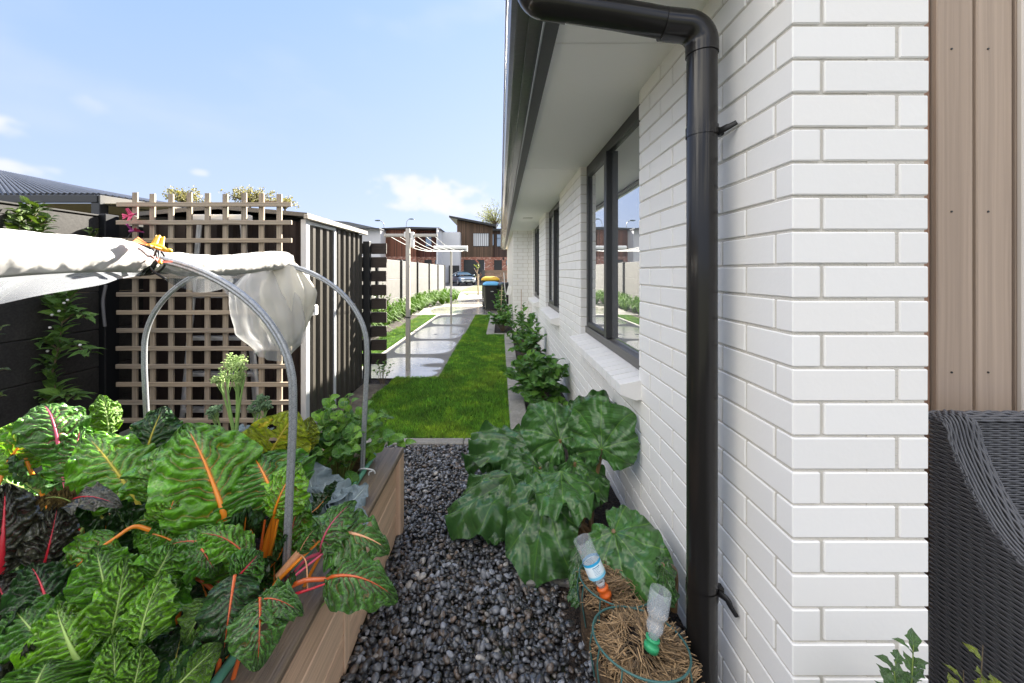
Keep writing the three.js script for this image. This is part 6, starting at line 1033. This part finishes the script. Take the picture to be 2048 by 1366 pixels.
// ---------------------------------------------------------------- straw mulched pots by the downpipe
function strawPot(label, x, D, r, h, seed, strawN, lean) {
  const p = thing('plant_pot', label, 'pot', P(x, 0, D)), R = rng(seed), wall = std(0.16, 0.105, 0.06, 0.9, { map: rep(T.stain, 3), ...bump(rep(T.soilBump, 2), 0.01) });
  part('sack', surface((u, v) => { const a = u * Math.PI * 2, k = r * (0.86 + 0.14 * v + 0.07 * (vnoise(Math.cos(a) * 2 + 5, Math.sin(a) * 2 + v * 2 + seed) - 0.5) + (v > 0.93 ? -0.06 : 0)); const q = V(x + Math.cos(a) * k, h * v * (1 + 0.05 * (vnoise(a * 2, 3) - 0.5)), -D + Math.sin(a) * k); q.u = u * 2; q.v = v * 0.6; return q; }, 64, 12, true), wall, p);
  part('soil', surface((u, v) => { const a = u * Math.PI * 2, k = r * 0.93 * v, X = Math.cos(a) * k, Z = Math.sin(a) * k; const q = V(x + X, h * 0.93 + 0.07 * (1 - v * v) * (0.2 + 1.1 * fbm(X * 20 + 9, Z * 20 + 9, 4096, 4096, seed, 3)), -D + Z); q.u = X * 3; q.v = Z * 3; return q; }, 48, 14, true), M.soil, p);
  const g = new THREE.CylinderGeometry(0.0011, 0.0011, 1, 4, 1), m = new THREE.InstancedMesh(g, std(1, 1, 1, 0.75), strawN), q = new THREE.Quaternion(), e = new THREE.Euler(), mt = new THREE.Matrix4(), c = new THREE.Color();
  for (let i = 0; i < strawN; i++) {
    let a = R() * 6.28, k = r * 0.96 * Math.sqrt(R()), X = Math.cos(a) * k, Z = Math.sin(a) * k; const hole = Math.exp(-((X - r * 0.28) ** 2 + (Z - r * 0.2) ** 2) / (r * r * 0.05)) + Math.exp(-((X + r * 0.35) ** 2 + (Z - r * 0.55) ** 2) / (r * r * 0.05));
    if (fbm(X * 16 + 3, Z * 16 + 8, 4096, 4096, seed + 9, 3) < 0.43 && R() < 0.85) { m.setMatrixAt(i, mt.makeScale(0, 0, 0)); m.setColorAt(i, c); continue; }
    if (R() < hole * 0.9) { k = r * (0.55 + 0.4 * R()); X = Math.cos(a) * k * 0.9 - r * 0.1; Z = Math.sin(a) * k - r * 0.15; }
    const dir = fbm(X * 14 + 9, Z * 14 + 5, 4096, 4096, seed + 4, 2) * 9 + (R() - 0.5) * 1.2, y = h * 0.96 + 0.075 * (1 - (k / r) ** 2) * (0.2 + 1.1 * fbm(X * 20 + 9, Z * 20 + 9, 4096, 4096, seed, 3)) + 0.016 * R();
    e.set(Math.PI / 2 + (R() - 0.5) * 0.7, 0, dir, 'YXZ'); e.set(Math.PI / 2 + (R() - 0.5) * 0.6 + (k > r * 0.8 ? 0.4 : 0), dir, 0, 'YXZ'); q.setFromEuler(e);
    const w = 0.8 + 1.3 * R(); m.setMatrixAt(i, mt.compose(V(X, y, Z), q, V(w, (k > r * 0.75 ? 0.022 : 0.03) + 0.05 * R(), w * 0.7))); const b = R() < 0.35 ? 0.25 + 0.3 * R() : 0.6 + 0.8 * R(); c.setRGB(0.34 * b, 0.225 * b, 0.115 * b); m.setColorAt(i, c);
  }
  m.name = 'straw'; stuff(m); m.castShadow = m.receiveShadow = true; p.add(m);
  return p;
}
strawPot('straw covered brown pot nearest the downpipe', 0.435, 1.15, 0.145, 0.250, 401, 2600);
strawPot('straw covered pot behind, half under the rhubarb leaf', 0.435, 1.44, 0.135, 0.20, 402, 1500);
function wireRing(label, x, D, r, y, tilt, seed) {
  const w = thing('wire_support', label, 'wire support', P(x, 0, D)), m = std(0.045, 0.13, 0.12, 0.45), pts = []; for (let i = 0; i <= 64; i++) { const a = i / 64 * Math.PI * 2; pts.push(V(x + Math.cos(a) * r, y + Math.sin(a) * r * tilt - 0.012 * Math.cos(a), -D + Math.sin(a) * r)); }
  part('ring', sweep(pts, 0.0032, 7), m, w);
  for (let i = 0; i < 12; i++) { const a = i / 12 * Math.PI * 2 + 0.2, p = pts[Math.round(((a / 6.2832) % 1) * 64)]; part('leg', sweep(curve([p, p.clone().add(V(Math.cos(a) * 0.008, -0.05, Math.sin(a) * 0.008)), V(x + Math.cos(a) * r * 0.96, y - 0.14, -D + Math.sin(a) * r * 0.96)], 6), 0.0024, 6), m, w); }
}
wireRing('green wire ring round the straw pot nearest the downpipe', 0.425, 1.15, 0.139, 0.30, 0.16, 1);
wireRing('green wire ring round the straw pot behind', 0.44, 1.44, 0.135, 0.245, 0.12, 2);
// upturned drink bottles with the bottoms cut off, pushed into the straw
function bottle(label, foot, topP, prof, capCol, labelled) {
  const b = thing('cut_bottle', label, 'bottle', foot), clear = phy(0.66, 0.72, 0.76, 0.12, { transparent: true, opacity: 0.3, clearcoat: 1, clearcoatRoughness: 0.04 }), len = topP.distanceTo(foot);
  const lathe = (pts, seg = 36) => new THREE.LatheGeometry(pts.map(([r, y]) => new THREE.Vector2(r, y)), seg);
  part('bottle_wall', lathe(prof.map(([r, y]) => [r, y * len])), clear, b, true);
  part('funnel_cap', lathe(capCol.prof), phy(...capCol.c, 0.4), b, true);
  if (capCol.ring) part('neck_ring', lathe(capCol.ring), M.white, b, true);
  if (labelled) {
    const cv = document.createElement('canvas'); cv.width = 512; cv.height = 256; const x = cv.getContext('2d');
    x.fillStyle = '#b9e4f5'; x.fillRect(0, 0, 512, 256); x.fillStyle = '#2fa9dd'; x.fillRect(0, 0, 512, 40); x.fillStyle = '#7fd0ef'; x.fillRect(0, 216, 512, 40); x.fillStyle = '#e9f7fc'; x.fillRect(0, 50, 512, 150);
    x.fillStyle = '#5f93b4'; for (const o of [60, 316]) { x.fillRect(o, 62, 70, 14); for (let i = 0; i < 5; i++) x.fillRect(o, 88 + i * 20, 62 - (i % 3) * 9, 6); for (let i = 0; i < 8; i++) x.fillRect(o + 6 + i * 8, 188, 4, 8); }
    const t = new THREE.CanvasTexture(cv); t.colorSpace = THREE.SRGBColorSpace; const g = new THREE.CylinderGeometry(labelled[0], labelled[1], labelled[2] * len, 40, 1, true); g.rotateY(2.2); g.translate(0, labelled[3] * len, 0); part('label', g, phy(1, 1, 1, 0.45, { map: t }), b, true);
  }
  b.quaternion.setFromUnitVectors(V(0, 1, 0), topP.clone().sub(foot).normalize()); return b;
}
bottle('upturned water bottle with blue label and orange cap in the rear pot', Q(1214, 1196, 1.36), Q(1164, 1078, 1.40), [[0.0125, 0.05], [0.0125, 0.20], [0.019, 0.27], [0.029, 0.36], [0.0325, 0.42], [0.0325, 0.66], [0.0315, 0.70], [0.0335, 0.74], [0.031, 0.78], [0.0332, 0.82], [0.031, 0.86], [0.033, 0.90], [0.032, 0.94], [0.034, 1.0]], { c: [0.75, 0.14, 0.02], prof: [[0.004, -0.02], [0.011, -0.018], [0.012, 0.004], [0.021, 0.006], [0.022, 0.016], [0.017, 0.018], [0.0165, 0.030], [0.0215, 0.031], [0.021, 0.04], [0.0135, 0.041]], ring: [[0.0132, 0.048], [0.0155, 0.049], [0.0155, 0.056], [0.0132, 0.057]] }, [0.0333, 0.0332, 0.26, 0.52]);
bottle('upturned clear bottle with green collar in the pot nearest the downpipe', Q(1303, 1292, 1.10), Q(1322, 1180, 1.12), [[0.0125, 0.06], [0.0125, 0.16], [0.017, 0.22], [0.024, 0.32], [0.0235, 0.42], [0.021, 0.47], [0.026, 0.54], [0.0305, 0.60], [0.0305, 0.95], [0.029, 1.0]], { c: [0.03, 0.32, 0.13], prof: [[0.004, -0.012], [0.020, -0.01], [0.0215, 0.002], [0.019, 0.004], [0.016, 0.006], [0.0155, 0.016], [0.0195, 0.0175], [0.0195, 0.023], [0.0135, 0.024]] });

// ---------------------------------------------------------------- woven armchair
{
  const c = thing('wicker_armchair', 'dark grey woven wicker armchair beside the timber wall', 'armchair', P(1.8, 0, 0.95)), X = 1.436, DB = 1.262, DF = 0.60;
  const strand = std(0.095, 0.097, 0.106, 0.42, bump(rep(T.fine, 2, 2), 0.0004)), core = std(0.018, 0.018, 0.019, 0.8);
  const prof = [[1.452, 0.872], [1.411, 0.866], [1.378, 0.765], [1.315, 0.632], [1.249, 0.540], [1.192, 0.498], [1.10, 0.455], [0.98, 0.43], [0.80, 0.425], [0.72, 0.42]].map(([d, y]) => [d * 0.87, CAM - (CAM - y) * 0.87]), TOP = CAM - (CAM - 0.872) * 0.87;
  const yArm = (D) => { for (let i = 0; i < prof.length - 1; i++) if (D <= prof[i][0] && D >= prof[i + 1][0]) return mix(prof[i + 1][1], prof[i][1], (D - prof[i + 1][0]) / (prof[i][0] - prof[i + 1][0])); return D > 1.2 ? TOP : 0.55; };
  // weave: flat strands going over and under upright ribs
  const weave = (f, len, rows, pitch, rib, w = 0.0037, amp = 0.0027) => { const list = []; for (let j = 0; j < rows; j++) { const pts = []; const [a, b] = len(j); if (b - a < 0.03) continue; const n = Math.ceil((b - a) / (rib / 3)); for (let i = 0; i <= n; i++) { const s = mix(a, b, i / n); pts.push(f(s, j * pitch, amp * Math.cos(Math.PI * s / rib + (j % 2) * Math.PI))); } list.push(sweep(pts, w, 5, { caps: false })); } return merge(list); };
  // outer side (plane x = X, strands run along D)
  part('side_core', extrude([[0.63, 0.014], [DB, 0.014], ...prof.map(([d, y]) => [d, y - 0.012])], 0, 0.07).rotateY(Math.PI / 2).translate(X + 0.078, 0, 0), core, c);
  stuff(part('side_weave', weave((s, y, o) => P(X - 0.001 + o, 0.02 + y, s), (j) => { const y = 0.02 + j * 0.0076; let e = 0.63; for (let d = 0.63; d < DB; d += 0.005) if (yArm(d) < y) e = d; return [e, DB]; }, 123, 0.0076, 0.030), strand, c));
  // rounded arm top band
  const armPts = [], line = new THREE.CatmullRomCurve3(prof.map(([d, y]) => P(X, y, d))).getPoints(60);
  part('arm_core', merge([surface((u, v) => { const p = line[Math.round(v * 60)]; const a = u * Math.PI; return V(X + 0.052 - 0.050 * Math.cos(a), p.y - 0.004 + 0.020 * Math.sin(a) - 0.012, p.z); }, 10, 60)]), core, c);
  const band = []; for (let k = 0; k < 14; k++) { const a = (k + 0.5) / 14 * Math.PI, pts = []; for (let i = 0; i <= 240; i++) { const f = i / 240 * 60, q = Math.min(59, Math.floor(f)), p = line[q].clone().lerp(line[q + 1], f - q), o = 0.0024 * Math.cos(i / 240 * 60 * 1.75 + (k % 2) * Math.PI); pts.push(V(X + 0.052 - (0.052 + o) * Math.cos(a), p.y + (0.022 + o) * Math.sin(a) - 0.010, p.z)); } band.push(sweep(pts, 0.0040, 5, { caps: false })); }
  stuff(part('arm_weave', merge(band), strand, c));
  // back
  part('back_core', boxAt(X + 0.09, X + 0.85, 0.06, TOP - 0.018, DB + 0.006, DB + 0.045, 0.01), core, c);
  stuff(part('back_weave', weave((s, y, o) => P(s, 0.16 + y, DB + o), () => [X + 0.07, X + 0.85], 100, 0.0076, 0.030), strand, c));
  const roll = []; for (let k = 0; k < 7; k++) { const a = k / 6 * Math.PI, pts = []; for (let i = 0; i <= 100; i++) { const o = 0.003 * Math.cos(i * 0.85 + (k % 2) * Math.PI); pts.push(P(X - 0.005 + i * 0.0085, TOP - 0.018 + (0.012 + o) * Math.sin(a), DB + 0.024 - (0.030 + o) * Math.cos(a))); } roll.push(sweep(pts, 0.005, 5, { caps: false })); }
  stuff(part('back_top_weave', merge(roll), strand, c));
  // inner face of the arm, seat, cushion, far arm, feet
  part('inner_side', extrude([[0.65, 0.2], [DB, 0.2], ...prof.slice(0, -1).map(([d, y]) => [d, y - 0.02])], 0, 0.012).rotateY(Math.PI / 2).translate(X + 0.112, 0, 0), core, c);
  part('seat', boxAt(X + 0.09, X + 0.78, 0.25, 0.37, 0.64, DB, 0.02), core, c);
  part('far_arm', extrude([[0.63, 0.014], [DB, 0.014], ...prof], 0, 0.09).rotateY(Math.PI / 2).translate(X + 0.87, 0, 0), core, c);
  for (const d of [0.66, 1.23]) for (const x of [X + 0.04, X + 0.82]) part('foot', boxAt(x - 0.02, x + 0.02, 0, 0.062, d - 0.02, d + 0.02, 0.004), core, c);
}
struct('patio', boxAt(0.78, 12, -0.06, 0.012, -3, 1.58, 0.004), std(0.40, 0.39, 0.37, 0.8, { map: rep(T.speckle, 1) }));

renderer.render(scene, camera);
